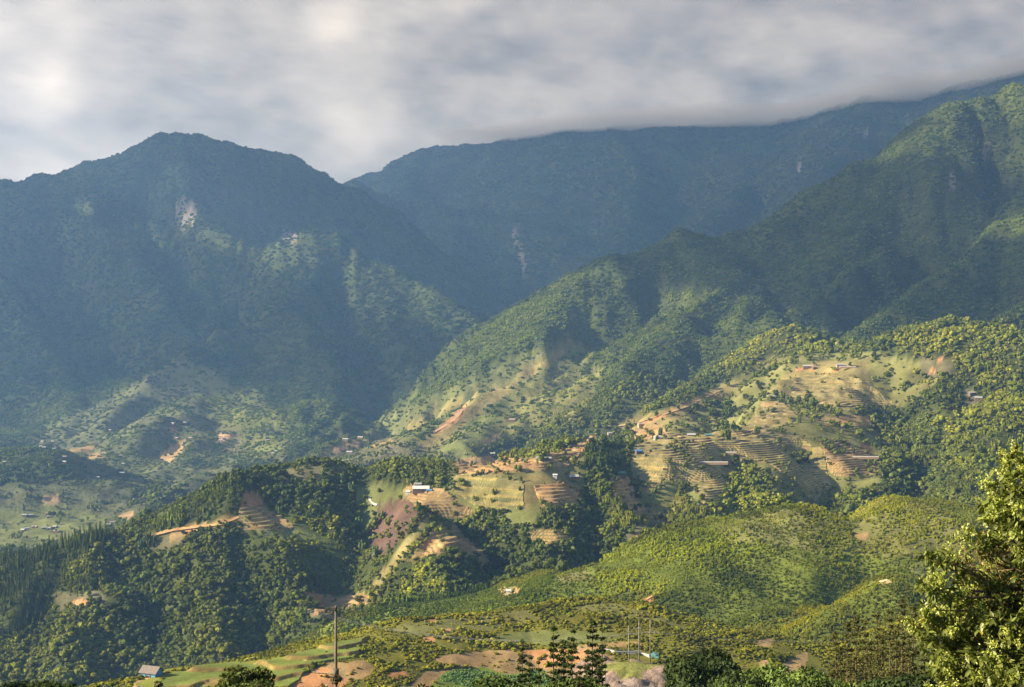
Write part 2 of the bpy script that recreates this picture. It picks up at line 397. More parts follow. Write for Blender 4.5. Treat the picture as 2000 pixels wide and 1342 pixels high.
# ------------------------------------------------------------------ land cover
C_FOREST = (.050, .062, .016)
COVERS = {   # colour of the ground, how much of the tree cover stays
 'grass': ((.135, .15, .045), .05), 'dry_grass': ((.20, .17, .065), .04), 'ochre': ((.31, .21, .095), .07), 'earth': ((.42, .215, .095), .04),
 'pale': ((.46, .31, .17), .0), 'scar': ((.098, .062, .045), .14), 'lime': ((.16, .21, .035), .03), 'rock': ((.21, .18, .16), .35),
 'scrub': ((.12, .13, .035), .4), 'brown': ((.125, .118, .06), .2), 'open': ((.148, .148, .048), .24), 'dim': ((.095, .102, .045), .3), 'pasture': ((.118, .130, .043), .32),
}
PATCH = [
 ('pasture', 2300, 4600, [(620,895),(700,845),(780,800),(880,755),(1000,700),(1110,655),(1160,690),(1110,760),(1060,830),(980,870),(900,905),(700,910)]),
 ('open', 1300, 2700, [(1235,850),(1300,845),(1460,822),(1560,800),(1640,790),(1720,850),(1720,950),(1600,985),(1540,985),(1450,905),(1410,995),(1340,1005),(1255,1000),(1232,930)]),
 ('open', 1300, 2700, [(870,900),(1040,880),(1140,870),(1145,990),(1060,1010),(1000,1010),(930,1000),(880,985)]),
 ('open', 1300, 2700, [(1190,838),(1340,785),(1430,745),(1480,720),(1470,800),(1430,840),(1240,862)]),
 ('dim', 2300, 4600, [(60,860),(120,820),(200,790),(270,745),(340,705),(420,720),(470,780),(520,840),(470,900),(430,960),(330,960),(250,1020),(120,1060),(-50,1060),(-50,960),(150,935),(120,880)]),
 ('grass', 2300, 4600, [(-50,1000),(110,985),(210,1010),(190,1050),(60,1075),(-50,1075)]),
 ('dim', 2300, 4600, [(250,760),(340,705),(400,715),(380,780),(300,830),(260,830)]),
 ('scrub', 2300, 4600, [(380,770),(500,760),(560,830),(560,900),(470,900)]),
 ('brown', 2300, 4600, [(560,915),(640,875),(720,850),(800,860),(760,905),(640,920)]),
 ('ochre', 2300, 4600, [(303,895),(340,868),(364,860),(352,886),(330,905)]), ('ochre', 2300, 4600, [(328,833),(345,838),(348,850),(330,846)]),
 ('ochre', 2300, 4600, [(168,884),(206,882),(206,894),(172,896)]), ('ochre', 2300, 4600, [(132,879),(165,871),(205,869),(165,883)]),
 ('pale', 2300, 4600, [(82,970),(112,966),(114,980),(88,986)]), ('pale', 2300, 4600, [(228,1012),(264,996),(262,1016),(238,1024)]),
 ('brown', 2300, 4600, [(415,838),(470,840),(480,880),(430,890)]), ('pale', 2300, 4600, [(425,850),(450,848),(448,862),(428,865)]),
 ('dry_grass', 2300, 4600, [(780,892),(840,850),(900,798),(1000,735),(1110,668),(1115,684),(1010,758),(930,812),(870,862),(800,905)]),
 ('earth', 2300, 4600, [(845,842),(875,822),(905,792),(915,795),(890,826),(850,850)]),
 ('dry_grass', 2300, 4600, [(780,835),(850,800),(930,765),(935,775),(860,812),(800,845)]),
 ('grass', 2300, 4600, [(840,880),(960,842),(1010,800),(1050,812),(1030,850),(900,895)]),
 ('pale', 2300, 4600, [(940,862),(1000,835),(1003,840),(950,870)]),
 ('lime', 2300, 4600, [(990,818),(1042,812),(1036,835),(1000,840)]), ('brown', 2300, 4600, [(1098,812),(1130,808),(1128,822),(1100,826)]),
 ('brown', 2300, 4600, [(600,905),(700,862),(760,875),(740,908)]), ('brown', 2300, 4600, [(700,870),(800,860),(850,880),(790,905),(700,905)]),
 ('ochre', 2300, 4600, [(725,868),(765,858),(768,866),(730,874)]), ('pale', 2300, 4600, [(640,880),(700,862),(705,868),(650,888)]),
 ('open', 2300, 4600, [(1020,740),(1180,720),(1150,790),(1060,840),(960,850),(990,790)]),
 ('rock', 4800, 7000, [(345,395),(372,388),(386,410),(378,428),(350,440),(342,430)]), ('rock', 4800, 7000, [(543,448),(565,445),(582,462),(570,468),(548,462)]),
 ('rock', 5800, 9500, [(995,440),(1006,445),(1018,490),(1030,525),(1022,530),(1008,485)]), ('rock', 3000, 4600, [(1915,288),(1930,282),(1936,305),(1926,322),(1916,310)]),
 ('rock', 3000, 4600, [(1855,330),(1866,332),(1864,372),(1856,370)]), ('rock', 6000, 9600, [(1556,308),(1568,308),(1564,338),(1554,340)]),
 ('rock', 6000, 9600, [(1683,252),(1696,254),(1692,276),(1684,276)]),
 # terraced hill
 ('open', 1350, 2700, [(1430,740),(1500,700),(1700,686),(1760,700),(1850,720),(1800,780),(1740,800),(1560,800),(1440,800)]),
 ('dry_grass', 1350, 2700, [(1180,838),(1330,788),(1420,745),(1450,748),(1420,775),(1350,812),(1250,842)]),
 ('earth', 1350, 2700, [(1190,836),(1260,822),(1340,790),(1400,765),(1402,770),(1340,797),(1262,830)]),
 ('ochre', 1350, 2700, [(1350,780),(1400,765),(1412,775),(1360,790)]),
 ('dry_grass', 1350, 2700, [(1240,872),(1300,850),(1440,845),(1452,900),(1425,960),(1385,992),(1345,950),(1300,935),(1265,965),(1232,905)]),
 ('ochre', 1350, 2700, [(1265,910),(1330,895),(1440,895),(1425,915),(1330,925),(1270,925)]), ('grass', 1350, 2700, [(1340,935),(1420,925),(1410,985),(1350,985)]),
 ('earth', 1350, 2700, [(1240,900),(1300,896),(1300,906),(1250,910)]), ('pale', 1350, 2700, [(1275,925),(1320,920),(1318,930),(1278,934)]),
 ('ochre', 1350, 2700, [(1193,936),(1222,931),(1238,960),(1252,992),(1305,1008),(1290,1020),(1236,1010),(1212,985),(1198,960)]),
 ('ochre', 1350, 2700, [(1040,952),(1110,945),(1136,960),(1132,986),(1060,988)]), ('earth', 1350, 2700, [(1085,955),(1130,955),(1130,968),(1080,972)]),
 ('ochre', 1350, 2700, [(885,905),(960,892),(1040,900),(1130,862),(1150,875),(1110,905),(1060,918),(960,926),(895,928)]), ('earth', 1350, 2700, [(900,908),(990,905),(1040,912),(990,918),(905,918)]),
 ('grass', 1350, 2700, [(885,932),(960,930),(1020,945),(1020,990),(940,995),(890,962)]), ('dry_grass', 1350, 2700, [(1020,930),(1110,915),(1130,945),(1040,985),(1020,1010)]),
 ('dry_grass', 1350, 2700, [(1440,850),(1480,800),(1530,790),(1560,818),(1500,850),(1480,900),(1450,885)]), ('dry_grass', 1350, 2700, [(1440,850),(1560,850),(1602,880),(1612,940),(1590,978),(1545,930),(1500,905),(1450,900)]),
 ('ochre', 1350, 2700, [(1545,905),(1600,895),(1625,960),(1590,965),(1560,925)]), ('dry_grass', 1350, 2700, [(1550,722),(1600,705),(1700,708),(1692,750),(1745,792),(1700,803),(1590,795),(1540,775),(1500,765)]),
 ('earth', 1350, 2700, [(1553,718),(1590,714),(1596,722),(1560,726)]), ('earth', 1350, 2700, [(1610,722),(1640,718),(1642,725),(1612,728)]),
 ('ochre', 1350, 2700, [(1672,750),(1695,755),(1700,770),(1670,790),(1640,785),(1685,768)]), ('dry_grass', 1350, 2700, [(1620,895),(1700,888),(1712,925),(1632,928)]),
 ('ochre', 1350, 2700, [(1600,815),(1700,811),(1700,832),(1612,832)]), ('earth', 1350, 2700, [(1615,822),(1655,820),(1655,829),(1618,829)]),
 ('ochre', 1350, 2700, [(1232,836),(1290,828),(1312,852),(1240,864)]), ('grass', 1350, 2700, [(1030,1038),(1100,1036),(1114,1065),(1060,1072)]), ('ochre', 1350, 2700, [(1040,1038),(1095,1038),(1092,1046),(1044,1046)]),
 ('brown', 1300, 2700, [(1212,1036),(1240,1024),(1300,1014),(1332,1040),(1285,1060),(1245,1080),(1225,1062)]), ('earth', 1300, 2700, [(1225,1050),(1245,1045),(1245,1078),(1232,1076)]),
 ('grass', 1350, 2700, [(985,990),(1060,995),(1040,1035),(1000,1035)]), ('brown', 1350, 2700, [(1790,702),(1860,698),(1870,735),(1800,740)]), ('scar', 1350, 2700, [(1680,868),(1700,866),(1705,885),(1680,885)]),
 ('earth', 1350, 2700, [(1825,700),(1845,700),(1845,705),(1825,705)]), ('earth', 1350, 2700, [(1812,722),(1826,722),(1826,729),(1812,729)]), ('brown', 1350, 2700, [(1880,760),(1910,758),(1910,800),(1885,800)]),
 ('earth', 1300, 2700, [(1110,895),(1130,870),(1160,852),(1166,858),(1140,880),(1118,912),(1108,905)]),
 ('brown', 1300, 2700, [(1560,1000),(1580,960),(1600,965),(1590,990)]), ('ochre', 1350, 2700, [(1485,788),(1520,785),(1520,800),(1490,800)]),
 # wooded ridge
 ('grass', 1150, 1650, [(690,952),(740,940),(800,955),(820,975),(800,1000),(760,1060),(720,1060),(700,1010)]),
 ('scar', 1150, 1650, [(740,985),(800,968),(822,975),(832,1002),(792,1042),(752,1085),(712,1085),(722,1050)]), ('scar', 1150, 1650, [(716,1040),(760,1030),(760,1080),(715,1075)]),
 ('dry_grass', 1150, 1650, [(836,1008),(848,1015),(795,1078),(738,1152),(722,1142),(776,1068)]), 
 ('dry_grass', 1150, 1650, [(790,955),(865,958),(892,985),(932,1002),(905,1016),(855,1012),(820,998),(800,975)]),
 ('dry_grass', 1150, 1650, [(855,1022),(880,1014),(905,1050),(966,1102),(942,1116),(885,1088),(800,1098),(830,1060)]), ('ochre', 1150, 1650, [(860,1030),(880,1026),(890,1060),(830,1070)]),
 ('dry_grass', 1150, 1650, [(470,985),(510,982),(575,1028),(560,1036),(465,1034)]), ('earth', 1150, 1650, [(472,962),(502,956),(520,990),(468,996)]),
 ('ochre', 1150, 1650, [(300,1046),(360,1030),(470,1008),(470,1020),(400,1038),(310,1052)]), ('earth', 1150, 1650, [(340,1036),(375,1030),(378,1036),(345,1042)]),
 ('brown', 1150, 1650, [(512,938),(530,920),(600,908),(690,912),(640,936),(570,950)]), ('ochre', 1150, 1650, [(598,1160),(650,1168),(720,1162),(724,1186),(660,1202),(600,1198)]),
 ('brown', 1150, 1650, [(100,1160),(200,1152),(212,1176),(120,1188)]), ('earth', 1150, 1650, [(145,1172),(174,1170),(170,1188),(150,1186)]), ('brown', 1150, 1650, [(270,1042),(330,1048),(390,1070),(300,1078)]),
 ('grass', 1150, 1650, [(500,1035),(600,1040),(620,1060),(520,1055)]), ('brown', 1100, 1650, [(600,1205),(640,1195),(650,1210),(600,1220)]),
 ('brown', 900, 1300, [(1085,1130),(1150,1118),(1152,1130),(1100,1142)]), ('ochre', 900, 1300, [(970,1150),(1015,1148),(1015,1168),(978,1168)]), ('earth', 900, 1300, [(985,1128),(1020,1126),(1020,1134),(990,1136)]),
 # round hill
 ('open', 850, 1300, [(1400,1018),(1560,985),(1700,966),(1800,970),(1900,1030),(1960,1090),(1800,1090),(1650,1080),(1500,1060),(1420,1060)]),
 ('ochre', 850, 1300, [(1666,1040),(1696,1038),(1694,1052),(1670,1053)]), ('earth', 850, 1300, [(1253,1172),(1278,1171),(1273,1181),(1256,1181)]),
 ('grass', 700, 1000, [(1770,1104),(1830,1085),(1860,1112),(1790,1132)]), ('dry_grass', 700, 1000, [(1715,1138),(1740,1136),(1740,1144),(1716,1144)]),
 ('ochre', 600, 1000, [(1525,1296),(1560,1276),(1580,1270),(1572,1300),(1545,1350),(1520,1350)]), ('ochre', 600, 1000, [(1470,1250),(1510,1246),(1500,1262),(1475,1262)]),
 ('ochre', 600, 1000, [(1480,1290),(1500,1285),(1500,1300),(1480,1300)]),
 # field hill
 ('lime', 560, 760, [(320,1318),(380,1306),(500,1298),(640,1262),(720,1248),(700,1270),(620,1290),(560,1345),(300,1345)]),
 ('ochre', 560, 760, [(600,1290),(640,1268),(726,1250),(690,1282),(640,1302)]), ('ochre', 560, 760, [(250,1350),(262,1330),(330,1318),(345,1345)]),
 ('dry_grass', 560, 760, [(395,1305),(455,1302),(440,1345),(395,1345)]), ('earth', 560, 760, [(578,1322),(640,1302),(690,1322),(660,1350),(560,1350)]),
 ('ochre', 560, 760, [(640,1300),(710,1290),(740,1310),(700,1330),(650,1320)]),
 ('ochre', 560, 760, [(838,1290),(870,1276),(1000,1270),(1160,1268),(1200,1285),(1160,1306),(1040,1308),(900,1304)]), ('earth', 560, 760, [(1000,1272),(1100,1268),(1150,1272),(1140,1300),(1060,1304)]),
 ('earth', 560, 760, [(755,1318),(790,1310),(800,1320),(765,1330)]), ('open', 560, 760, [(820,1216),(930,1203),(1030,1190),(1060,1212),(960,1232),(850,1238)]), ('open', 560, 760, [(765,1228),(800,1215),(860,1230),(900,1240),(830,1245)]),
 ('earth', 560, 760, [(835,1212),(855,1210),(855,1217),(838,1218)]), ('earth', 560, 760, [(862,1228),(880,1226),(880,1232),(864,1233)]), ('earth', 560, 760, [(825,1244),(845,1240),(850,1252),(830,1252)]),
 ('grass', 560, 760, [(960,1240),(1100,1232),(1200,1236),(1230,1252),(1100,1258),(980,1262)]), ('ochre', 560, 760, [(1100,1262),(1240,1254),(1262,1262),(1120,1272)]),
 ('earth', 560, 760, [(1330,1292),(1375,1284),(1370,1325),(1335,1315)]), ('open', 560, 760, [(1100,1188),(1200,1180),(1300,1210),(1350,1235),(1240,1212)]),
 ('ochre', 560, 760, [(800,1345),(830,1312),(900,1306),(1100,1306),(1240,1300),(1260,1345)]), ('lime', 560, 760, [(826,1350),(870,1312),(940,1302),(990,1318),(1060,1310),(1085,1350)]),
]
PXG = 1000 + U * FPX
PYG = HZ - TAN * FPX
SEEN = (HORI - TAN) < .004
jx = fbm(XG / 40, YG / 40, 21, 3); jy = fbm(XG / 40, YG / 40, 22, 3)

def inside(px, py, poly):
    res = np.zeros(px.shape, bool)
    n = len(poly)
    for i in range(n):
        x0, y0 = poly[i]; x1, y1 = poly[(i + 1) % n]
        if y0 == y1: continue
        c = ((y0 > py) != (y1 > py)) & (px < (x1 - x0) * (py - y0) / (y1 - y0) + x0)
        res ^= c
    return res

def cover_of(px, py, x, y, jx, jy):
    """ground colour and share of tree cover at arrays of points"""
    v = fbm(x / 110, y / 110, 23, 3)[..., None]; v2 = fbm(x / 25, y / 25, 24, 3)[..., None]
    col = np.array(C_FOREST) * (1 + .35 * v + .25 * v2) * np.array([1.0 + 0, 1, 1])
    den = np.ones(px.shape)
    qx = px + jx * np.clip(5500 / y, 1.0, 5); qy = py + jy * np.clip(4000 / y, .8, 3.5)
    for c, d0, d1, poly in PATCH:
        X0 = min(p[0] for p in poly) - 8; X1 = max(p[0] for p in poly) + 8; Y0 = min(p[1] for p in poly) - 8; Y1 = max(p[1] for p in poly) + 8
        m = (qx > X0) & (qx < X1) & (qy > Y0) & (qy < Y1) & (y > d0) & (y < d1)
        if not m.any(): continue
        idx = np.nonzero(m)
        k = inside(qx[idx], qy[idx], poly)
        idx = tuple(a[k] for a in idx)
        cc, dd = COVERS[c]
        nn = .22 if c != 'brown' else .3
        cv = np.array(cc) * (1 + nn * v[idx] + nn * v2[idx])
        col[idx] = cv
        den[idx] = dd
    return col, den

COLG = np.zeros(HG.shape + (3,)); DENG = np.ones(HG.shape)
sel = (YG > 500)
COLG[:] = np.array(C_FOREST)
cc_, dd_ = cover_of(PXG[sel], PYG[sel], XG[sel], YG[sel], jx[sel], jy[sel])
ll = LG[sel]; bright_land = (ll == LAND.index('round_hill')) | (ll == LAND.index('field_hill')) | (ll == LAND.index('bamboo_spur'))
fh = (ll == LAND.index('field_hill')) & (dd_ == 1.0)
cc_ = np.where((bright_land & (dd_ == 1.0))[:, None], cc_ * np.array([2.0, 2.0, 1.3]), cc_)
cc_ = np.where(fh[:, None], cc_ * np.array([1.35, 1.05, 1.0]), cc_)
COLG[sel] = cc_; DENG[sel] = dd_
# steep rock shows a little where the slope is nearly a wall
def den_at(x, y):
    i, fy = row_of(y); u = x / np.maximum(y, 60)
    j = np.clip(np.round((u - us[0]) / (us[1] - us[0])), 0, NC - 1).astype(int)
    return DENG[i, j]

# ------------------------------------------------------------------ materials
def new_mat(name):
    m = bpy.data.materials.new(name)
    m.use_nodes = True
    nt = m.node_tree
    p = nt.nodes['Principled BSDF']
    p.inputs['Roughness'].default_value = .85
    p.inputs['Specular IOR Level'].default_value = .15
    return m, nt, p

def noise_node(nt, scale, detail=5, rough=.6, coord=None):
    n = nt.nodes.new('ShaderNodeTexNoise')
    n.inputs['Scale'].default_value = scale
    n.inputs['Detail'].default_value = detail
    n.inputs['Roughness'].default_value = rough
    if coord is None:
        tc = nt.nodes.new('ShaderNodeNewGeometry')
        nt.links.new(tc.outputs['Position'], n.inputs['Vector'])
    else:
        nt.links.new(coord, n.inputs['Vector'])
    return n

def ground_mat(name, scales=(.9, .06), bump=.5, contrast=.55):
    m, nt, p = new_mat(name)
    at = nt.nodes.new('ShaderNodeAttribute'); at.attribute_name = 'cover'
    n1 = noise_node(nt, scales[0], 6, .7); n2 = noise_node(nt, scales[1], 5, .6)
    add = nt.nodes.new('ShaderNodeMath'); add.operation = 'ADD'
    nt.links.new(n1.outputs['Fac'], add.inputs[0]); nt.links.new(n2.outputs['Fac'], add.inputs[1])
    mr = nt.nodes.new('ShaderNodeMapRange'); mr.inputs['From Min'].default_value = .6; mr.inputs['From Max'].default_value = 1.4
    mr.inputs['To Min'].default_value = 1 - contrast; mr.inputs['To Max'].default_value = 1 + contrast
    nt.links.new(add.outputs[0], mr.inputs['Value'])
    mx = nt.nodes.new('ShaderNodeVectorMath'); mx.operation = 'SCALE'
    nt.links.new(at.outputs['Color'], mx.inputs[0]); nt.links.new(mr.outputs[0], mx.inputs['Scale'])
    nt.links.new(mx.outputs[0], p.inputs['Base Color'])
    b = nt.nodes.new('ShaderNodeBump'); b.inputs['Strength'].default_value = bump; b.inputs['Distance'].default_value = .5 / scales[0]
    nt.links.new(n1.outputs['Fac'], b.inputs['Height']); nt.links.new(b.outputs[0], p.inputs['Normal'])
    p.inputs['Roughness'].default_value = .95; p.inputs['Specular IOR Level'].default_value = .05
    return m

MAT_LAND_NEAR = ground_mat('meadow_and_soil', (1.1, .08))
MAT_LAND_MID = ground_mat('hill_soil', (.35, .03))
MAT_LAND_FAR = ground_mat('mountain_soil', (.05, .006), .8)

# ------------------------------------------------------------------ the land as named pieces of one sheet
VERT = np.stack([XG, YG, HG], -1).reshape(-1, 3)
qi = (np.arange(NR - 1)[:, None] * NC + np.arange(NC - 1)[None, :])
QUADS = np.stack([qi, qi + 1, qi + 1 + NC, qi + NC], -1)
LQ = LG[:-1, :-1]
COLF = COLG.reshape(-1, 3)
for li, nm in enumerate(LAND):
    m = LQ == li
    if not m.any(): continue
    q = QUADS[m]
    used, inv = np.unique(q.ravel(), return_inverse=True)
    me = np_mesh(nm, VERT[used], inv.reshape(-1, 4), attrs={'cover': COLF[used]})
    me.materials.append(MAT_LAND_FAR if nm in ('far_mountain', 'middle_mountain', 'left_mountain', 'right_mountain', 'lower_hill') else MAT_LAND_NEAR if nm in ('near_slope', 'field_hill', 'round_hill') else MAT_LAND_MID)
    o = link_mesh(nm, me)
    tag(o, kind='structure')

# ------------------------------------------------------------------ cloud deck, with the gaps the sun comes through
BASE = 1530.0
def und_of(x, y): return 30 * np.maximum(fbm(x / 2400, y / 5200, 56, 2), -.6)
def deck_xy(px, py, dmin=1500):
    p = hit(px, py, dmin)
    x, y = p.x, p.y; z = BASE + 60
    for _ in range(4):
        s = (z - p.z) / SUN.z
        x, y = p.x + SUN.x * s, p.y + SUN.y * s
        z = BASE + 60 + float(und_of(np.array([x]), np.array([y]))[0])
    return x, y
# photo points that lie in sunlight under the deck, with the radius of each gap (across, along the view)
GAPS = [(430,462,5000,130,100),(480,470,5000,200,120),(550,474,5000,230,130),(630,480,5000,230,130),(600,466,5000,200,130),(745,548,4500,130,100),(790,582,4500,180,110),(850,610,4500,190,110),(900,632,4500,130,100),
 (1240,610,3000,110,90),(1320,600,2800,170,110),(1420,590,2800,170,110),(1100,650,2900,120,90),(1010,700,2900,120,100),(1500,620,2600,120,90),
 (1960,200,3000,180,140),(1900,290,3000,230,120),(1980,310,3000,200,120),(1990,430,2500,220,60),(1840,215,3000,90,90),(1740,300,3400,150,70),
 (200,415,5000,60,70),(255,455,4900,50,60)]
dx_ = np.concatenate([np.arange(-30000, -9000, 700.), np.arange(-9000, 6000, 55.), np.arange(6000, 30000, 700.)])
dy_ = np.concatenate([np.arange(1500, 10500, 55.), np.geomspace(10500, 60000, 90)])
DX, DY = np.meshgrid(dx_, dy_)
wob = fbm(DX / 500, DY / 500, 51, 4)
edge = 3250 - 250 * sstep(-3600, -2950, DX) - 1030 * sstep(-2900, -2350, DX) + 200 * fbm(DX / 1500, DY / 900, 52, 4)
thick = sstep(0, 420, DY - edge + 160 * wob)
for px, py, dm, rx, ry in GAPS:
    gx, gy = deck_xy(px, py, dm)
    q = np.hypot((DX - gx) / rx, (DY - gy) / ry) + .45 * wob + .25 * fbm(DX / 160, DY / 160, 54, 3)
    thick = np.minimum(thick, sstep(.75, 1.35, q))
# lighter, thinner cloud towards the left and the north-west
ca, cb = DX / DY, 1590.0 / DY
bil = np.abs(fbm(ca * 11 + 3, cb * 19, 62, 6, .55))
bright = .285 + .05 * sstep(-.05, -.36, ca) + .13 * (.38 - bil) + .12 * fbm(ca * 7, cb * 12, 55, 6, .52) + .09 * fbm(ca * 30, cb * 54, 60, 6, .6)
LIGHTER = [(70,150,130,90,0.285),(60,330,160,50,0.262),(20,20,160,60,0.188),(650,45,60,40,0.165),(690,240,90,80,0.165),(560,330,160,40,0.150),(260,330,160,40,0.135),(840,20,140,25,0.090),(1050,200,200,60,0.060),(1700,60,260,60,0.045),
 (330,120,170,70,-0.075),(330,240,120,30,-0.045),(960,120,180,60,-0.053),(1500,40,300,40,-0.038),(1600,170,300,35,-0.075),(1150,235,250,22,-0.060),(840,260,120,25,-0.030)]
for lx, ly, rx, ry, am in LIGHTER:
    qd = ((DX / DY - (lx - 1000) / FPX) * FPX / rx) ** 2 + (((BASE + 60) / DY - (HZ - ly) / FPX) * FPX / ry) ** 2
    bright = bright + am * np.exp(-qd * (1 + .5 * fbm(ca * 9, cb * 16, 64, 4))) * (1 + .6 * fbm(ca * 16, cb * 28, 59, 5))
und = und_of(DX, DY)
DZ = BASE + 60 + und
idx = np.arange(len(dy_) * len(dx_)).reshape(len(dy_), len(dx_))
q = np.stack([idx[:-1, :-1], idx[:-1, 1:], idx[1:, 1:], idx[1:, :-1]], -1)
keep = (thick[:-1, :-1] + thick[1:, 1:] + thick[:-1, 1:] + thick[1:, :-1]) > 0
me = np_mesh('clouds', np.stack([DX, DY, DZ], -1).reshape(-1, 3), q[keep].reshape(-1, 4), attrs={'thick': thick.ravel(), 'bright': bright.ravel()})
mc = bpy.data.materials.new('cloud'); mc.use_nodes = True
nt = mc.node_tree; nt.nodes.clear()
out = nt.nodes.new('ShaderNodeOutputMaterial')
at = nt.nodes.new('ShaderNodeAttribute'); at.attribute_name = 'thick'
ab = nt.nodes.new('ShaderNodeAttribute'); ab.attribute_name = 'bright'
tr = nt.nodes.new('ShaderNodeBsdfTransparent')
tl = nt.nodes.new('ShaderNodeBsdfTranslucent')
mapn = nt.nodes.new('ShaderNodeMapRange'); mapn.inputs['From Min'].default_value = 0; mapn.inputs['From Max'].default_value = 1.0; mapn.inputs['To Min'].default_value = .02; mapn.inputs['To Max'].default_value = .95
nt.links.new(ab.outputs['Fac'], mapn.inputs['Value'])
tint = nt.nodes.new('ShaderNodeVectorMath'); tint.operation = 'SCALE'; tint.inputs[0].default_value = (1.0, .92, .83)
nt.links.new(mapn.outputs[0], tint.inputs['Scale']); nt.links.new(tint.outputs[0], tl.inputs['Color'])
fac = nt.nodes.new('ShaderNodeMath'); fac.operation = 'MULTIPLY'; fac.inputs[1].default_value = .82
nt.links.new(at.outputs['Fac'], fac.inputs[0])
mix = nt.nodes.new('ShaderNodeMixShader')
nt.links.new(fac.outputs[0], mix.inputs[0]); nt.links.new(tr.outputs[0], mix.inputs[1]); nt.links.new(tl.outputs[0], mix.inputs[2])
nt.links.new(mix.outputs[0], out.inputs['Surface'])
me.materials.append(mc)
o = link_mesh('clouds', me); tag(o, kind='structure')

# ------------------------------------------------------------------ the air of the valley
def haze_box():
    zb = float(HG.min()) - 2; zt = BASE - 4
    x0, x1, y0, y1 = -6300, 6300, -60, 12700
    v = [(x0,y0,zb),(x1,y0,zb),(x1,y1,zb),(x0,y1,zb),(x0,y0,zt),(x1,y0,zt),(x1,y1,zt),(x0,y1,zt)]
    f = [(0,3,2,1),(4,5,6,7),(0,1,5,4),(1,2,6,5),(2,3,7,6),(3,0,4,7)]
    me = bpy.data.meshes.new('haze'); me.from_pydata(v, [], f)
    m = bpy.data.materials.new('air'); m.use_nodes = True
    nt = m.node_tree; nt.nodes.clear()
    out = nt.nodes.new('ShaderNodeOutputMaterial')
    pv = nt.nodes.new('ShaderNodeVolumePrincipled')
    pv.inputs['Color'].default_value = (.26, .505, 1.0, 1)
    pv.inputs['Density'].default_value = HAZE
    pv.inputs['Anisotropy'].default_value = .35
    nt.links.new(pv.outputs[0], out.inputs['Volume'])
    me.materials.append(m)
    o = link_mesh('haze', me); tag(o, kind='stuff')
HAZE = 6.6e-5
print('highest', HG.max(), 'lowest', HG.min())
haze_box()

# ------------------------------------------------------------------ the torn cloud that hangs on the far ridge
def make_cloud_bank():
    xs = np.arange(-600, 4000, 70.); off = np.arange(-620, 900, 60.)
    X, O = np.meshgrid(xs, off); ys = off
    Y = O + np.interp(X, [pix(*p).x for p in RIDGES[0][5]], [pix(*p).y for p in RIDGES[0][5]])
    crest = np.interp(X, [pix(*p).x for p in RIDGES[0][5]], [pix(*p).z for p in RIDGES[0][5]])
    open_left = sstep(-150, -1100, X) * 60 + sstep(2750, 3150, X) * 38
    zb = crest - 58 + open_left + 26 * fbm(X / 420, Y / 600, 95, 4, .55)
    e = np.minimum(np.minimum((X - xs[0]) / 900, (xs[-1] - X) / 500), np.minimum((O - ys[0]) / 300, (ys[-1] - O) / 300))
    zt = np.full(X.shape, BASE - 9.0) - 3 * np.clip(1 - e, 0, 1)
    zb = np.minimum(np.where(e < 1, zb + (zt - zb) * (1 - np.clip(e, 0, 1)) ** 1.5, zb), zt - .5)
    n0, n1 = X.shape
    V = np.concatenate([np.stack([X, Y, zb], -1).reshape(-1, 3), np.stack([X, Y, zt], -1).reshape(-1, 3)])
    idx = np.arange(n0 * n1).reshape(n0, n1); N = n0 * n1
    bot = np.stack([idx[:-1, :-1], idx[1:, :-1], idx[1:, 1:], idx[:-1, 1:]], -1).reshape(-1, 4)
    top = bot[:, ::-1] + N
    ring = np.concatenate([idx[0, :], idx[1:, -1], idx[-1, -2::-1], idx[-2:0:-1, 0]]); nx = np.roll(ring, -1)
    side = np.stack([ring, nx, nx + N, ring + N], -1)
    me = np_mesh('cloud_bank', V, np.concatenate([bot, top, side]))
    m = bpy.data.materials.new('cloud_volume'); m.use_nodes = True
    nt = m.node_tree; nt.nodes.clear()
    out = nt.nodes.new('ShaderNodeOutputMaterial'); pv = nt.nodes.new('ShaderNodeVolumePrincipled')
    pv.inputs['Color'].default_value = (1.0, .985, .97, 1); pv.inputs['Density'].default_value = 0.0075; pv.inputs['Anisotropy'].default_value = .2
    nt.links.new(pv.outputs[0], out.inputs['Volume']); me.materials.append(m)
    tag(link_mesh('cloud_bank', me), kind='stuff')
make_cloud_bank()

# ------------------------------------------------------------------ foliage kinds (unit height, base at the origin)
def leaf_mat(name, trans=.25, sat=0.0):
    """crown colour comes from the tint carried by each plant, varied leaf clump by leaf clump"""
    m = bpy.data.materials.new(name); m.use_nodes = True
    nt = m.node_tree; nt.nodes.clear()
    out = nt.nodes.new('ShaderNodeOutputMaterial')
    at = nt.nodes.new('ShaderNodeAttribute'); at.attribute_name = 'tint'; at.attribute_type = 'INSTANCER'
    av = nt.nodes.new('ShaderNodeAttribute'); av.attribute_name = 'leafv'
    sc = nt.nodes.new('ShaderNodeVectorMath'); sc.operation = 'MULTIPLY'
    nt.links.new(at.outputs['Color'], sc.inputs[0]); nt.links.new(av.outputs['Color'], sc.inputs[1])
    df = nt.nodes.new('ShaderNodeBsdfDiffuse'); tl = nt.nodes.new('ShaderNodeBsdfTranslucent'); mx = nt.nodes.new('ShaderNodeMixShader')
    mx.inputs[0].default_value = trans
    nt.links.new(sc.outputs[0], df.inputs[0]); nt.links.new(sc.outputs[0], tl.inputs[0])
    nt.links.new(df.outputs[0], mx.inputs[1]); nt.links.new(tl.outputs[0], mx.inputs[2]); nt.links.new(mx.outputs[0], out.inputs[0])
    return m
MAT_INST = leaf_mat('foliage')
ICO = {}
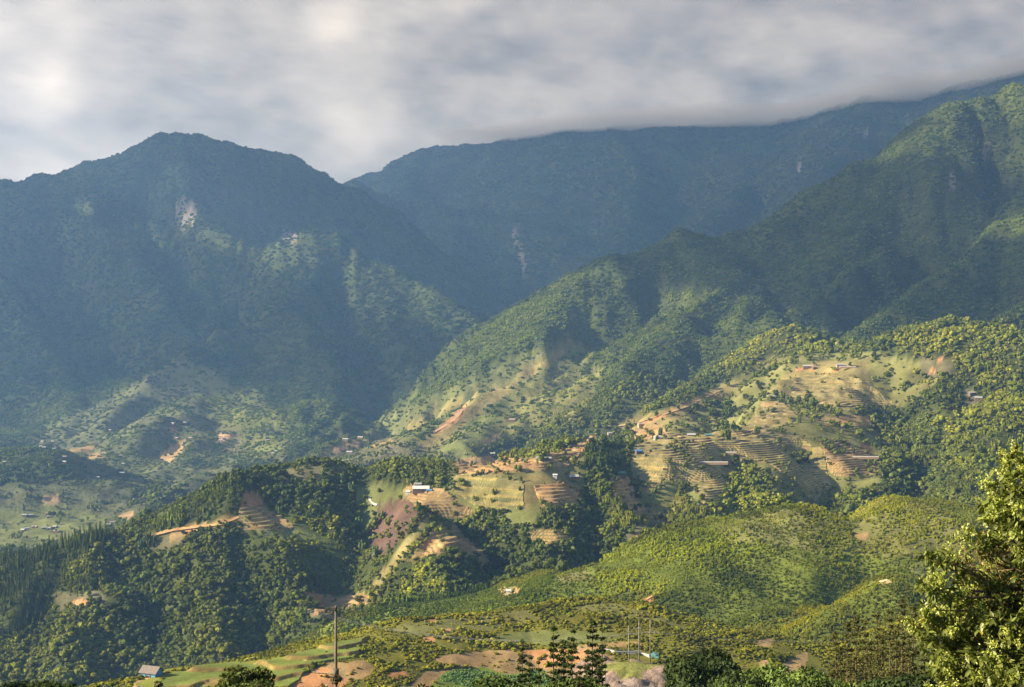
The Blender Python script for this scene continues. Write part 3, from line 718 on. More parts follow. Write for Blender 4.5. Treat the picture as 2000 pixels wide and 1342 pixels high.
def ico(sub):
    if sub not in ICO:
        b = bmesh.new(); bmesh.ops.create_icosphere(b, subdivisions=sub, radius=1.0)
        ICO[sub] = (np.array([v.co[:] for v in b.verts]), np.array([[v.index for v in f.verts] for f in b.faces])); b.free()
    return ICO[sub]

class Soup:
    def __init__(s): s.v = []; s.f = []; s.c = []; s.n = 0
    def add(s, v, f, c):
        s.v.append(np.asarray(v, float)); s.f.append(np.asarray(f) + s.n); s.n += len(v)
        c = np.asarray(c, float)
        if c.ndim == 1: c = np.tile(c, (len(v), 1))
        s.c.append(c)
    def lobe(s, rng, c, r, sub=1, rough=.25, col=(1, 1, 1), shade=.25):
        v, f = ico(sub)
        n = 1 + rough * rng.standard_normal(len(v))
        p = v * n[:, None] * np.array(r) + np.array(c)
        k = 1 + shade * rng.standard_normal(len(v))
        s.add(p, f, np.array(col) * np.clip(k, .3, 2)[:, None])
    def leaves(s, rng, c, r, n, size, col=(1, 1, 1), up=.3):
        """loose leaf sprays around a lobe's skin"""
        d = rng.standard_normal((n, 3)); d /= np.linalg.norm(d, axis=1)[:, None]
        p = d * np.array(r) * rng.uniform(.8, 1.15, (n, 1)) + np.array(c)
        a = rng.standard_normal((n, 3)); a /= np.linalg.norm(a, axis=1)[:, None]
        b = np.cross(a, d + .3 * rng.standard_normal((n, 3))); b /= np.linalg.norm(b, axis=1)[:, None] + 1e-6
        a *= size; b *= size * .6
        v = np.stack([p - a, p + b * .9, p + a, p - b * .9], 1).reshape(-1, 3)
        i = np.arange(n)[:, None] * 4
        f = np.concatenate([i + [0, 1, 2], i + [0, 2, 3]])
        k = np.repeat(rng.uniform(.6, 1.5, n), 4)
        s.add(v, f, np.array(col) * k[:, None])
    def tube(s, p, q, r0, r1, col, n=5):
        p = np.array(p, float); q = np.array(q, float); d = q - p; d /= np.linalg.norm(d) + 1e-9
        a = np.cross(d, [0.3, .9, .2]); a /= np.linalg.norm(a); b = np.cross(d, a)
        t = np.arange(n) * 2 * math.pi / n
        ring = np.cos(t)[:, None] * a + np.sin(t)[:, None] * b
        v = np.concatenate([p + ring * r0, q + ring * r1])
        i = np.arange(n); j = (i + 1) % n
        f = np.concatenate([np.stack([i, j, j + n], 1), np.stack([i, j + n, i + n], 1)])
        s.add(v, f, col)
    def mesh(s, name, mat, smooth=False):
        me = np_mesh(name, np.concatenate(s.v), tris=np.concatenate(s.f), smooth=smooth, attrs={'leafv': np.concatenate(s.c)})
        me.materials.append(mat)
        return me

WOODC = (1.3, .9, .8)
def broadleaf(rng, leaves=26):
    s = Soup()
    s.tube((0, 0, -.15), (0, 0, .45), .035, .02, WOODC)
    n = rng.integers(5, 8)
    for k in range(n):
        a = k * 2.4 + rng.uniform(0, 1); rr = rng.uniform(.1, .34); z = rng.uniform(.32, .82)
        R = rng.uniform(.16, .27)
        c = (math.cos(a) * rr, math.sin(a) * rr, z)
        col = np.array([1, 1, 1]) * rng.uniform(.75, 1.3)
        s.lobe(rng, c, (R, R, R * .85), 1, .16, col)
        s.leaves(rng, c, (R, R, R * .85), leaves, .055, col)
    return s
def bamboo(rng):
    s = Soup()
    for k in range(7):
        a = k * 2.4 + rng.uniform(0, .6); rr = rng.uniform(.02, .2)
        h = rng.uniform(.6, 1.0); lean = rng.uniform(.05, .22)
        for t in (.3, .55, .8):
            c = (math.cos(a) * (rr + lean * t), math.sin(a) * (rr + lean * t), h * t)
            r = .10 * (1.25 - t * .7)
            s.lobe(rng, c, (r, r, .17), 1, .2, np.array([1, 1, 1]) * rng.uniform(.7, 1.35))
            s.leaves(rng, c, (r, r, .17), 9, .05)
    return s
def conifer(rng, detail=14):
    s = Soup()
    s.tube((0, 0, -.15), (0, 0, .97), .022, .006, WOODC)
    z = .14
    while z < .97:
        R = .19 * (1 - z) ** .8 + .02
        n = detail
        a = rng.uniform(0, 6.28, n) ; L = R * rng.uniform(.6, 1.2, n)
        for ai, li in zip(a, L):
            d = np.array([math.cos(ai), math.sin(ai), 0]); e = np.array([-d[1], d[0], 0])
            p0 = np.array([0, 0, z + .03]); tip = d * li + [0, 0, z - li * .25]
            w = li * .28
            s.add([p0, tip * .55 + p0 * .45 + e * w, tip, tip * .55 + p0 * .45 - e * w, tip * .5 + p0 * .5 + [0, 0, .03]], [[0, 1, 4], [1, 2, 4], [2, 3, 4], [3, 0, 4]], np.array([1, 1, 1]) * rng.uniform(.6, 1.4))
        z += .055
    return s
def shrub(rng):
    s = Soup()
    for k in range(4):
        a = k * 1.7 + rng.uniform(0, 1); rr = rng.uniform(.1, .45); R = rng.uniform(.3, .5)
        c = (math.cos(a) * rr, math.sin(a) * rr, rng.uniform(.25, .55)); col = np.array([1, 1, 1]) * rng.uniform(.7, 1.3)
        s.lobe(rng, c, (R, R, R * .8), 1, .2, col); s.leaves(rng, c, (R, R, R * .8), 22, .11, col)
    return s
def clump(rng):
    """a few neighbouring crowns of the far woods, about one unit across"""
    s = Soup()
    for k in range(7):
        a = k * 2.4; rr = .16 * math.sqrt(k) + rng.uniform(0, .05); R = rng.uniform(.13, .2)
        c = (math.cos(a) * rr, math.sin(a) * rr, rng.uniform(.02, .16))
        s.lobe(rng, c, (R, R, R * 1.1), 1, .2, np.array([1, 1, 1]) * rng.uniform(.7, 1.35))
    return s

rng = np.random.default_rng(5)
PROTO = {}
for kind, fn, n in (('broadleaf', broadleaf, 5), ('bamboo', bamboo, 4), ('conifer', conifer, 4), ('shrub', shrub, 5), ('clump', clump, 6)):
    c = bpy.data.collections.new('kinds_of_' + kind)
    lst = []
    for k in range(n):
        me = fn(rng).mesh(kind + '_crown', MAT_INST)
        o = bpy.data.objects.new(kind + '_crown', me); c.objects.link(o); lst.append(o)
    PROTO[kind] = (c, lst)

def scatter(name, kind, P, scale, tint, label=None, zs=None):
    """one stand of vegetation: plants of one kind placed on points"""
    if len(P) == 0: return
    n = len(P)
    me = np_mesh(name, P)
    a = me.attributes.new('tint', 'FLOAT_COLOR', 'POINT')
    t = np.ones((n, 4), np.float32); t[:, :3] = tint; a.data.foreach_set('color', t.ravel())
    sc = np.stack([scale, scale, scale * (zs if zs is not None else 1)], 1).astype(np.float32)
    a = me.attributes.new('size', 'FLOAT_VECTOR', 'POINT'); a.data.foreach_set('vector', sc.ravel())
    rot = np.zeros((n, 3), np.float32); rot[:, 2] = RNG.uniform(0, 6.28, n)
    a = me.attributes.new('turn', 'FLOAT_VECTOR', 'POINT'); a.data.foreach_set('vector', rot.ravel())
    a = me.attributes.new('which', 'INT', 'POINT'); a.data.foreach_set('value', RNG.integers(0, len(PROTO[kind][1]), n).astype(np.int32))
    g = bpy.data.node_groups.new('stand_of_' + kind, 'GeometryNodeTree')
    g.interface.new_socket('Geometry', in_out='INPUT', socket_type='NodeSocketGeometry')
    g.interface.new_socket('Geometry', in_out='OUTPUT', socket_type='NodeSocketGeometry')
    gi = g.nodes.new('NodeGroupInput'); go = g.nodes.new('NodeGroupOutput')
    ci = g.nodes.new('GeometryNodeCollectionInfo'); ci.inputs['Collection'].default_value = PROTO[kind][0]
    ci.inputs['Separate Children'].default_value = True; ci.inputs['Reset Children'].default_value = True
    ip = g.nodes.new('GeometryNodeInstanceOnPoints'); ip.inputs['Pick Instance'].default_value = True
    def attr(nm, ty):
        q = g.nodes.new('GeometryNodeInputNamedAttribute'); q.data_type = ty; q.inputs['Name'].default_value = nm
        return [s for s in q.outputs if s.enabled][0]
    e2r = g.nodes.new('FunctionNodeEulerToRotation')
    L = g.links.new
    L(gi.outputs[0], ip.inputs['Points']); L(ci.outputs[0], ip.inputs['Instance'])
    L(attr('which', 'INT'), ip.inputs['Instance Index']); L(attr('turn', 'FLOAT_VECTOR'), e2r.inputs[0]); L(e2r.outputs[0], ip.inputs['Rotation'])
    L(attr('size', 'FLOAT_VECTOR'), ip.inputs['Scale']); L(ip.outputs[0], go.inputs[0])
    o = link_mesh(name, me)
    md = o.modifiers.new('stand', 'NODES'); md.node_group = g
    tag(o, kind='stuff')
    return o

# ------------------------------------------------------------------ where the plants stand
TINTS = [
 (None, (1.55, 1.4, .85), 2300, 2900, [(1400,740),(1440,690),(1500,628),(1560,650),(1640,690),(1560,705),(1480,730)]),  # sunlit look of the knoll put into the tree tint
 (None, (1.35, 1.25, .9), 2600, 3700, [(1180,640),(1300,570),(1420,560),(1540,600),(1400,640),(1260,660),(1200,740),(1120,820),(1060,860),(1080,780)]),  # lit spur flank put into the tint
 (None, (1.25, 1.15, .9), 1150, 1650, [(340,1050),(460,1060),(470,1300),(340,1300)]),  # sunlit left face, brightened in the tint
 (None, (1.3, 1.2, .9), 1150, 1650, [(0,1180),(230,1160),(220,1342),(0,1342)]),  # sun on the left-hand slope put into the tint
 # areas with own tint, some with sun or shade put into it: multiplier, kind override, photo polygon, distances
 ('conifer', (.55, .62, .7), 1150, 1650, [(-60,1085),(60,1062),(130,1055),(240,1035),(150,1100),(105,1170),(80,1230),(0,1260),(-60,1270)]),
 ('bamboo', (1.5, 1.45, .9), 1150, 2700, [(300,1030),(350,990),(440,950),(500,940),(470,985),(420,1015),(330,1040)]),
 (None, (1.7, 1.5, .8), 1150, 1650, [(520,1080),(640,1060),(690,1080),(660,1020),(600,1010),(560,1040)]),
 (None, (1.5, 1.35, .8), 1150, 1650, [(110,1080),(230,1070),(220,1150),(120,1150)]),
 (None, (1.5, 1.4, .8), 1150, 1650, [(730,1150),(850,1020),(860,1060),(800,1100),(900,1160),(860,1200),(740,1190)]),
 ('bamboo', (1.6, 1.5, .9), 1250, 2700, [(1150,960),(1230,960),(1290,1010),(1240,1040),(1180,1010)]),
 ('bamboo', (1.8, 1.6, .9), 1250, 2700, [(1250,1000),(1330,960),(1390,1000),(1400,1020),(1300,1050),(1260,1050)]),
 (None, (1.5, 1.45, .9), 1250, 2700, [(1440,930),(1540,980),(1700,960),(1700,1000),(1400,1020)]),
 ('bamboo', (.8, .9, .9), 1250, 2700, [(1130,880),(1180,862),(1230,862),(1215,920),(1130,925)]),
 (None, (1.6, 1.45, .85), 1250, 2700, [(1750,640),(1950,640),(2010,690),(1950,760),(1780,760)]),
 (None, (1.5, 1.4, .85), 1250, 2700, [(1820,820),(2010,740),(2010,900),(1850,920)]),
 (None, (1.75, 1.75, .75), 850, 1300, [(1150,1110),(1260,1065),(1420,1010),(1480,1060),(1420,1130),(1300,1160),(1180,1160)]),  # lime growth; sun on the left crest is in the tint too
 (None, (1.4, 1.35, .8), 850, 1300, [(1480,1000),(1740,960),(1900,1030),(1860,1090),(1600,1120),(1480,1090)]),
 (None, (.62, .72, .75), 850, 1300, [(1220,1190),(1340,1130),(1480,1110),(1600,1120),(1600,1170),(1480,1225),(1380,1260),(1280,1230)]),  # shade of the hollow behind the spur put into the tint
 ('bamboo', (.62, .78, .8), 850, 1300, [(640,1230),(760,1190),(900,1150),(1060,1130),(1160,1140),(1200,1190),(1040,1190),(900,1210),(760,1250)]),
 (None, (1.45, 1.3, .75), 700, 950, [(1440,1240),(1560,1185),(1700,1125),(1800,1105),(1800,1130),(1700,1155),(1560,1215),(1450,1262)]),  # light along the spur crest put into the tint
]
BASETINT = np.array([.106, .128, .020])

def visible_points(n, y0, y1, umax=.40, margin=.006, power=1.0):
    u = RNG.uniform(-umax, umax, n)
    y = np.sqrt(RNG.uniform(y0 * y0, y1 * y1, n))
    x = u * y
    z = ground(x, y)
    k = hidden_by(x, y, z) < margin
    return x[k], y[k], z[k]

def stand_group(y0, y1, spacing, pick, margin=.006, boost=1.0):
    """plants at a spacing between two distances; pick() returns kind -> (mask, height, tint)"""
    area = .80 * (y1 * y1 - y0 * y0) / 2
    n = int(area / spacing ** 2)
    x, y, z = visible_points(n, y0, y1, margin=margin)
    den = den_at(x, y)
    clus = .5 + .5 * fbm(x / 30, y / 30, 61, 3)
    keep = RNG.random(len(x)) < np.where(den > .9, 1, den * 2 * boost * clus)
    x, y, z = x[keep], y[keep], z[keep]
    px = 1000 + x / y * FPX; py = HZ - z / y * FPX
    jxx = fbm(x / 35, y / 35, 62, 3); jyy = fbm(x / 35, y / 35, 63, 3)
    v = fbm(x / 150, y / 150, 64, 3)[:, None]; w = fbm(x / 22, y / 22, 65, 3)[:, None]; r = RNG.standard_normal((len(x), 1)) * .7
    tint = BASETINT * (1 + .35 * v + .3 * w + .22 * r) * (1 + np.array([.11, .03, -.12]) * np.clip(RNG.standard_normal((len(x), 1)) * .6 + v + .6 * w, -1.4, 1.8))
    kind = np.where(fbm(x / 60, y / 60, 66, 2) + .25 * RNG.standard_normal(len(x)) > .62, 1, 0)      # 0 broadleaf 1 bamboo 2 conifer
    qx = px + jxx * np.clip(30000 / y, 6, 22); qy = py + jyy * np.clip(20000 / y, 4, 14)
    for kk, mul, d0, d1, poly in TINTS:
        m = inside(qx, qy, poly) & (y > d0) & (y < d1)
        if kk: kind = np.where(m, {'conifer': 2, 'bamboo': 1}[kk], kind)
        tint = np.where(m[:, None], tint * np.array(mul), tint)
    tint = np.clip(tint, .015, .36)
    return x, y, z, kind, tint

P3 = lambda x, y, z: np.stack([x, y, z], 1)
# woods of the wooded ridge, the terraced hill and the green knolls
for nm, y0, y1, sp, h in (('hillside_woods', 1150, 1700, 3.5, 5.6), ('plateau_woods', 1700, 2800, 6.3, 7.6)):
    x, y, z, kind, tint = stand_group(y0, y1, sp, None)
    hh = h * RNG.uniform(.55, 1.25, len(x)) * np.exp(.28 * np.clip(RNG.standard_normal(len(x)), -1.5, 2.4)) * (1 + .35 * fbm(x / 50, y / 50, 67, 2))
    for k, kn in enumerate(('broadleaf', 'bamboo', 'conifer')):
        m = kind == k
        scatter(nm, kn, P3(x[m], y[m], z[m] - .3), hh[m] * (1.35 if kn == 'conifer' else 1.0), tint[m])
# young growth on the round hill and the spur before it
x, y, z, kind, tint = stand_group(740, 1150, 1.6, None, boost=3.5)
land = land_at(x, y)
hh = 1.75 * RNG.uniform(.5, 1.4, len(x)) * (1 + .4 * fbm(x / 40, y / 40, 68, 2))
tint = tint * np.array([1.35, 1.25, .8])
m = RNG.random(len(x)) < .45
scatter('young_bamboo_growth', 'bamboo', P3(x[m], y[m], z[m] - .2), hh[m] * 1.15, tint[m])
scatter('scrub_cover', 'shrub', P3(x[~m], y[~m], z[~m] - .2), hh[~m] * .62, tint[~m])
# low bushes of the field hill
x, y, z, kind, tint = stand_group(560, 760, 1.35, None, margin=.01)
kk = RNG.random(len(x)) < sstep(-.95, -.05, fbm(x / 14, y / 14, 77, 4))
x, y, z, tint = x[kk], y[kk], z[kk], tint[kk]
hh = 1.05 * RNG.uniform(.4, 1.5, len(x)) * (1 + .6 * fbm(x / 14, y / 14, 69, 3))
tint = tint * np.array([1.75, 1.45, .75]) * (1 + .25 * np.clip(fbm(x / 9, y / 9, 70, 2), -1, 1))[:, None]
scatter('low_bushes', 'shrub', P3(x, y, z - .15), hh, np.clip(tint, .01, .3))
# woods of the mountains
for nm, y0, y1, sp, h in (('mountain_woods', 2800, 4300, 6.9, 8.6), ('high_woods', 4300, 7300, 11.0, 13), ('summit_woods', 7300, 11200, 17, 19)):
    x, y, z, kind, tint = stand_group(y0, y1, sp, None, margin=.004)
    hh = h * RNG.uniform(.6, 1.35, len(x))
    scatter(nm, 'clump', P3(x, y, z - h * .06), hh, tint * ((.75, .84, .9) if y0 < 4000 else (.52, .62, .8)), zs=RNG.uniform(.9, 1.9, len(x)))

# ------------------------------------------------------------------ terraced fields: real steps laid over the slope
def terrace(poly, d0, d1, step, tread, riser, lip=None, du=1.6, dy=1.1, wobble=.25, riserw=.34, name='terraced_field'):
    X0 = min(p[0] for p in poly); X1 = max(p[0] for p in poly); Y0 = min(p[1] for p in poly); Y1 = max(p[1] for p in poly)
    m = (PXG > X0) & (PXG < X1) & (PYG > Y0) & (PYG < Y1) & (YG > d0) & (YG < d1) & SEEN
    if not m.any(): return
    ya = YG[m].min() - 6; yb = YG[m].max() + 6
    uu = np.arange((X0 - 6 - 1000) / FPX, (X1 + 6 - 1000) / FPX, du / FPX)
    yy = np.arange(ya, yb, dy)
    Ug, Yg = np.meshgrid(uu, yy); Xg = Ug * Yg
    h = ground(Xg.ravel(), Yg.ravel()).reshape(Xg.shape)
    px = 1000 + Ug * FPX; py = HZ - h / Yg * FPX
    jx1 = fbm(Xg / 18, Yg / 18, 71, 3) * 4; jy1 = fbm(Xg / 18, Yg / 18, 72, 3) * 3
    ins = inside(px + jx1, py + jy1, poly)
    ph = h / step + wobble * fbm(Xg / 40, Yg / 40, 73, 2)
    k = np.floor(ph); f = ph - k
    hs = step * (k + sstep(0, riserw, f)) - step * wobble * fbm(Xg / 40, Yg / 40, 73, 2) + .25
    z = np.where(ins, hs, h - .8)
    kk = hash2(k.astype(np.int64), (np.floor(Xg / 45 + k * .37)).astype(np.int64), 74)[..., None]
    v = fbm(Xg / 12, Yg / 12, 75, 3)[..., None]
    ct = np.array(tread) * (1 + .28 * kk + .2 * v) * (1 + np.array([.16, 0, -.1]) * kk)
    cr = np.array(riser) * (1 + .25 * v)
    w = (sstep(0, .06, f) * (1 - sstep(riserw, riserw + .1, f)))[..., None]
    c = ct * (1 - w) + cr * w
    n0, n1 = Xg.shape
    idx = np.arange(n0 * n1).reshape(n0, n1)
    q = np.stack([idx[:-1, :-1], idx[:-1, 1:], idx[1:, 1:], idx[1:, :-1]], -1)
    keep = ins[:-1, :-1] | ins[1:, 1:] | ins[:-1, 1:] | ins[1:, :-1]
    q = q[keep].reshape(-1, 4)
    used, inv = np.unique(q.ravel(), return_inverse=True)
    V = np.stack([Xg, Yg, z], -1).reshape(-1, 3)[used]
    me = np_mesh(name, V, inv.reshape(-1, 4), smooth=False, attrs={'cover': np.clip(c.reshape(-1, 3)[used], .01, .7)})
    me.materials.append(MAT_LAND_NEAR)
    o = link_mesh(name, me); tag(o, kind='structure')

TG = (.15, .15, .05); TO = (.30, .21, .095); RE = (.30, .19, .09); RD = (.19, .155, .07)
terrace([(466,994),(484,990),(512,990),(576,1028),(562,1037),(500,1036),(462,1034)], 1150, 1650, 3.3, (.28,.25,.09), RE)
terrace([(786,958),(800,948),(866,956),(894,986),(934,1002),(905,1016),(855,1014),(820,998),(800,975)], 1150, 1650, 2.8, (.27,.21,.09), RE)
terrace([(855,1020),(880,1012),(908,1050),(970,1102),(945,1118),(885,1090),(795,1100),(828,1060)], 1150, 1650, 3.2, (.26,.20,.08), RE)
terrace([(596,1158),(650,1167),(722,1160),(728,1188),(660,1204),(598,1200)], 1150, 1650, 2.8, (.24,.19,.08), RE)
terrace([(1193,934),(1223,930),(1240,960),(1254,992),(1307,1008),(1290,1021),(1236,1011),(1210,985),(1197,960)], 1300, 2700, 3.6, (.34,.27,.07), RE)
terrace([(1040,950),(1112,943),(1138,960),(1134,988),(1060,990)], 1350, 2700, 2.8, (.34,.22,.09), RE)
terrace([(1240,872),(1300,850),(1440,845),(1452,900),(1425,960),(1385,992),(1345,950),(1300,935),(1265,965),(1232,905)], 1350, 2700, 2.0, (.32,.26,.10), RD, dy=1.5)
terrace([(885,932),(960,928),(1022,943),(1022,992),(940,997),(888,962)], 1350, 2700, 2.0, (.25,.23,.075), RD)
terrace([(1440,850),(1560,850),(1604,880),(1626,950),(1590,980),(1545,930),(1500,905),(1450,900)], 1350, 2700, 2.1, (.30,.25,.09), RD, dy=1.5)
terrace([(1550,735),(1600,730),(1660,735),(1700,745),(1748,792),(1700,804),(1590,797),(1545,775)], 1350, 2700, 2.4, (.29,.25,.09), RD, dy=1.8)
terrace([(1600,860),(1640,858),(1702,886),(1714,927),(1632,930),(1610,900)], 1350, 2700, 2.4, (.24,.19,.075), RE, dy=1.5)
terrace([(1480,798),(1530,788),(1562,818),(1500,850),(1470,850)], 1350, 2700, 2.8, (.22,.18,.07), RD, dy=1.6)
terrace([(895,900),(960,890),(1040,897),(1120,872),(1135,885),(1060,918),(960,926),(895,926)], 1350, 2700, 2.2, (.30,.20,.09), RE, dy=1.5)
terrace([(1030,1038),(1100,1034),(1116,1066),(1058,1074)], 1300, 2700, 2.6, (.20,.18,.06), RE)
terrace([(330,1312),(560,1288),(640,1262),(722,1250),(690,1282),(620,1296),(560,1350),(250,1350)], 560, 760, 1.5, (.17,.20,.04), (.20,.15,.05), dy=.6, riserw=.2, wobble=.5)
0 and terrace([(838,1288),(870,1276),(1000,1270),(1160,1268),(1200,1285),(1160,1306),(1040,1309),(900,1304)], 560, 760, 0.55, (.40,.20,.08), (.32,.16,.065), dy=.6, riserw=.3, wobble=.9)

# ------------------------------------------------------------------ draped tracks
def track(name, pts, width, colour, dmin=500):
    P = []
    for (x0, y0), (x1, y1) in zip(pts[:-1], pts[1:]):
        n = max(2, int(math.hypot(x1 - x0, y1 - y0) / 3))
        for k in range(n):
            t = k / n; P.append(hit(x0 + (x1 - x0) * t, y0 + (y1 - y0) * t, dmin))
    P.append(hit(*pts[-1], dmin))
    P = [P[0]] + [(P[i - 1] + P[i] * 2 + P[i + 1]) / 4 for i in range(1, len(P) - 1)] + [P[-1]]
    v = []; f = []
    for i, p in enumerate(P):
        d = P[min(i + 1, len(P) - 1)] - P[max(i - 1, 0)]; d.z = 0
        if d.length < 1e-3: d = Vector((1, 0, 0))
        d.normalize(); n = Vector((-d.y, d.x, 0)) * width / 2 * random.uniform(.75, 1.25)
        for s in (-1, 0, 1):
            q = p + n * s; z = float(ground(q.x, q.y)[0]); v.append((q.x, q.y, max(z, p.z) + (.5 if s == 0 else .35)))
        if i:
            b = i * 3
            f += [(b - 3, b - 2, b + 1, b), (b - 2, b - 1, b + 2, b + 1)]
    me = np_mesh(name, v, np.array(f), attrs={'cover': np.tile(colour, (len(v), 1))})
    me.materials.append(MAT_LAND_NEAR)
    o = link_mesh(name, me); tag(o, kind='structure')
track('path', [(590,1286),(598,1292),(603,1300),(600,1308),(596,1304),(592,1296)], 1.4, (.42,.32,.16))
track('path', [(603,1306),(612,1314),(640,1316),(654,1318)], 1.4, (.42,.32,.16))
track('path', [(721,972),(722,979),(727,985),(735,988)], 2.6, (.6,.52,.48))
track('road', [(1105,912),(1112,900),(1126,890),(1130,875),(1142,866),(1156,852)], 5, (.38,.25,.13))
track('road', [(1180,836),(1215,832),(1250,826),(1290,812),(1340,795),(1400,766)], 4.5, (.36,.26,.13))
track('road', [(1345,862),(1400,858),(1450,845),(1490,835),(1500,820)], 5, (.40,.26,.13))
track('road', [(300,1047),(340,1037),(380,1032),(430,1026),(465,1012)], 3.6, (.36,.22,.10))
track('path', [(905,797),(895,812),(880,825),(860,838),(845,845)], 8, (.36,.25,.14), 2300)
track('path', [(1280,1162),(1268,1168),(1262,1172)], 2, (.42,.24,.12))
track('path', [(1718,1138),(1730,1134),(1738,1140)], 3, (.45,.35,.2))

# ------------------------------------------------------------------ plain materials
def plain(name, col, rough=.8, var=.25, scale=2.0, spec=.15, bump=0.0):
    m, nt, p = new_mat(name)
    tc = nt.nodes.new('ShaderNodeTexCoord')
    n = noise_node(nt, scale, 5, .65, tc.outputs['Object'])
    r = nt.nodes.new('ShaderNodeMapRange'); r.inputs['From Min'].default_value = .3; r.inputs['From Max'].default_value = .7
    r.inputs['To Min'].default_value = 1 - var; r.inputs['To Max'].default_value = 1 + var
    nt.links.new(n.outputs['Fac'], r.inputs['Value'])
    v = nt.nodes.new('ShaderNodeVectorMath'); v.operation = 'SCALE'; v.inputs[0].default_value = col
    nt.links.new(r.outputs[0], v.inputs['Scale']); nt.links.new(v.outputs[0], p.inputs['Base Color'])
    p.inputs['Roughness'].default_value = rough; p.inputs['Specular IOR Level'].default_value = spec
    if bump:
        b = nt.nodes.new('ShaderNodeBump'); b.inputs['Strength'].default_value = bump
        nt.links.new(n.outputs['Fac'], b.inputs['Height']); nt.links.new(b.outputs[0], p.inputs['Normal'])
    return m
M = {
 'plastic': plain('plastic_film', (.46, .44, .41), .5, .2, .8),
 'metal': plain('galvanised_sheet', (.33, .33, .33), .45, .2, .8, .4), 'white': plain('whitewash', (.62, .6, .56), .7, .12), 'grey': plain('cement_sheet', (.36, .36, .36), .8, .25),
 'blue': plain('blue_sheet', (.09, .25, .46), .5, .25, 1.2, .3), 'teal': plain('teal_sheet', (.08, .21, .20), .5, .2), 'wood': plain('old_boards', (.16, .11, .075), .85, .3, 3), 'thatch': plain('weathered_thatch', (.19, .165, .145), .95, .4, 6, .05, .6),
 'red': plain('fibre_roof', (.34, .25, .22), .8, .25), 'dark': plain('doorway_shadow', (.03, .028, .025), .9, .1), 'concrete': plain('pole_concrete', (.20, .175, .14), .85, .2, 3), 'olddark': plain('creosoted_pole', (.10, .085, .07), .85, .3, 4),
 'steel': plain('steel_arm', (.32, .32, .33), .5, .15, 3, .4), 'wire': plain('wire_sheath', (.30, .30, .32), .5, .05), 'porcelain': plain('porcelain', (.5, .47, .44), .3, .1, 2, .5), 'bark': plain('bark', (.14, .105, .075), .95, .35, 5, .05, .6),
 'soilblock': plain('mud_wall', (.42, .27, .15), .9, .2),
}

def poly_obj(name, verts, faces, mat, parent=None):
    me = bpy.data.meshes.new(name); me.from_pydata([tuple(v) for v in verts], [], faces)
    me.materials.append(mat)
    return link_mesh(name, me, parent)

def box(name, x0, x1, y0, y1, z0, z1, mat, parent=None):
    v = [(x0,y0,z0),(x1,y0,z0),(x1,y1,z0),(x0,y1,z0),(x0,y0,z1),(x1,y0,z1),(x1,y1,z1),(x0,y1,z1)]
    return poly_obj(name, v, [(0,3,2,1),(4,5,6,7),(0,1,5,4),(1,2,6,5),(2,3,7,6),(3,0,4,7)], mat, parent)

def gable_walls(name, L, W, hw, hr, mat, parent):
    """four walls with pointed gable ends, closed below the ground"""
    x, y = L / 2, W / 2
    v = [(-x,-y,-3),(x,-y,-3),(x,y,-3),(-x,y,-3),(-x,-y,hw),(x,-y,hw),(x,y,hw),(-x,y,hw),(-x,0,hw+hr),(x,0,hw+hr)]
    f = [(0,1,5,4),(2,3,7,6),(1,2,6,9,5),(3,0,4,8,7),(0,3,2,1)]
    return poly_obj(name, v, f, mat, parent)

def roof_slope(name, L, W, hw, hr, side, mat, parent, over=.5, t=.12):
    x = L / 2 + over; ye = (W / 2 + over) * side
    k = hr / (W / 2)
    ze = hw - k * over + .05; zr = hw + hr + .05
    v = [(-x,0,zr),(x,0,zr),(x,ye,ze),(-x,ye,ze),(-x,0,zr+t),(x,0,zr+t),(x,ye,ze+t),(-x,ye,ze+t)]
    f = [(0,1,2,3),(7,6,5,4),(0,4,5,1),(1,5,6,2),(2,6,7,3),(3,7,4,0)]
    if side > 0: f = [tuple(reversed(a)) for a in f]
    return poly_obj(name, v, f, mat, parent)

def house(px, py, L, W, hw, roof, wall, label, rz=0.0, name='farmhouse', cat='house', group=None, door=True, dmin=500, hr=None, windows=0, porch=False):
    p = hit(px, py, dmin)
    t = empty(name, (p.x, p.y, p.z), rz)
    tag(t, label, cat, group)
    hr = hr or W * .28
    z0 = 0
    xs = [p.x + s * L / 2 * math.cos(rz) for s in (-1, 1)]
    t.location.z = max(float(ground(a, p.y)[0]) for a in xs + [p.x]) - .15
    gable_walls('wall', L, W, hw, hr, M[wall], t)
    for s in (-1, 1): roof_slope('roof', L, W, hw, hr, s, M[roof], t)
    if door: box('door', -.5 + L * .12, .5 + L * .12, -W / 2 - .06, -W / 2 + .02, 0, min(2.0, hw - .2), M['dark'], t)
    for k in range(windows):
        x = -L * .35 + k * L * .24
        box('window', x - .45, x + .45, -W / 2 - .05, -W / 2 + .02, hw * .45, hw * .8, M['dark'], t)
    return t

house(822, 962, 17, 7, 3.0, 'white', 'wood', 'long farmhouse with a bright white roof above the stepped fields', .06, windows=3, hr=2.6)
house(816, 951, 7, 5, 2.6, 'metal', 'wood', 'small grey-roofed shed just behind the long white-roofed farmhouse', .2, 'shed', 'shed', door=False)
house(838, 962, 5, 4, 2.0, 'blue', 'wood', 'low lean-to with a pale blue roof against the long white-roofed farmhouse', .1, 'lean_to', 'shed', door=False)
house(797, 966, 4, 3, 1.8, 'white', 'white', 'tiny white hut at the edge of the burnt slope beside the long farmhouse', 0, 'hut', 'hut', door=False)
house(1246, 886, 8, 6, 3.0, 'blue', 'wood', 'farm hut with a light blue roof in the middle of the terraces', .5, 'hut', 'hut')
house(1214, 934, 9, 5, 2.6, 'teal', 'wood', 'teal-roofed hut at the top of the narrow stack of yellow terraces', .1, 'hut', 'hut')
house(1284, 859, 7, 5, 3.0, 'white', 'white', 'small white house on the terrace edge above the blue-roofed hut', .3)
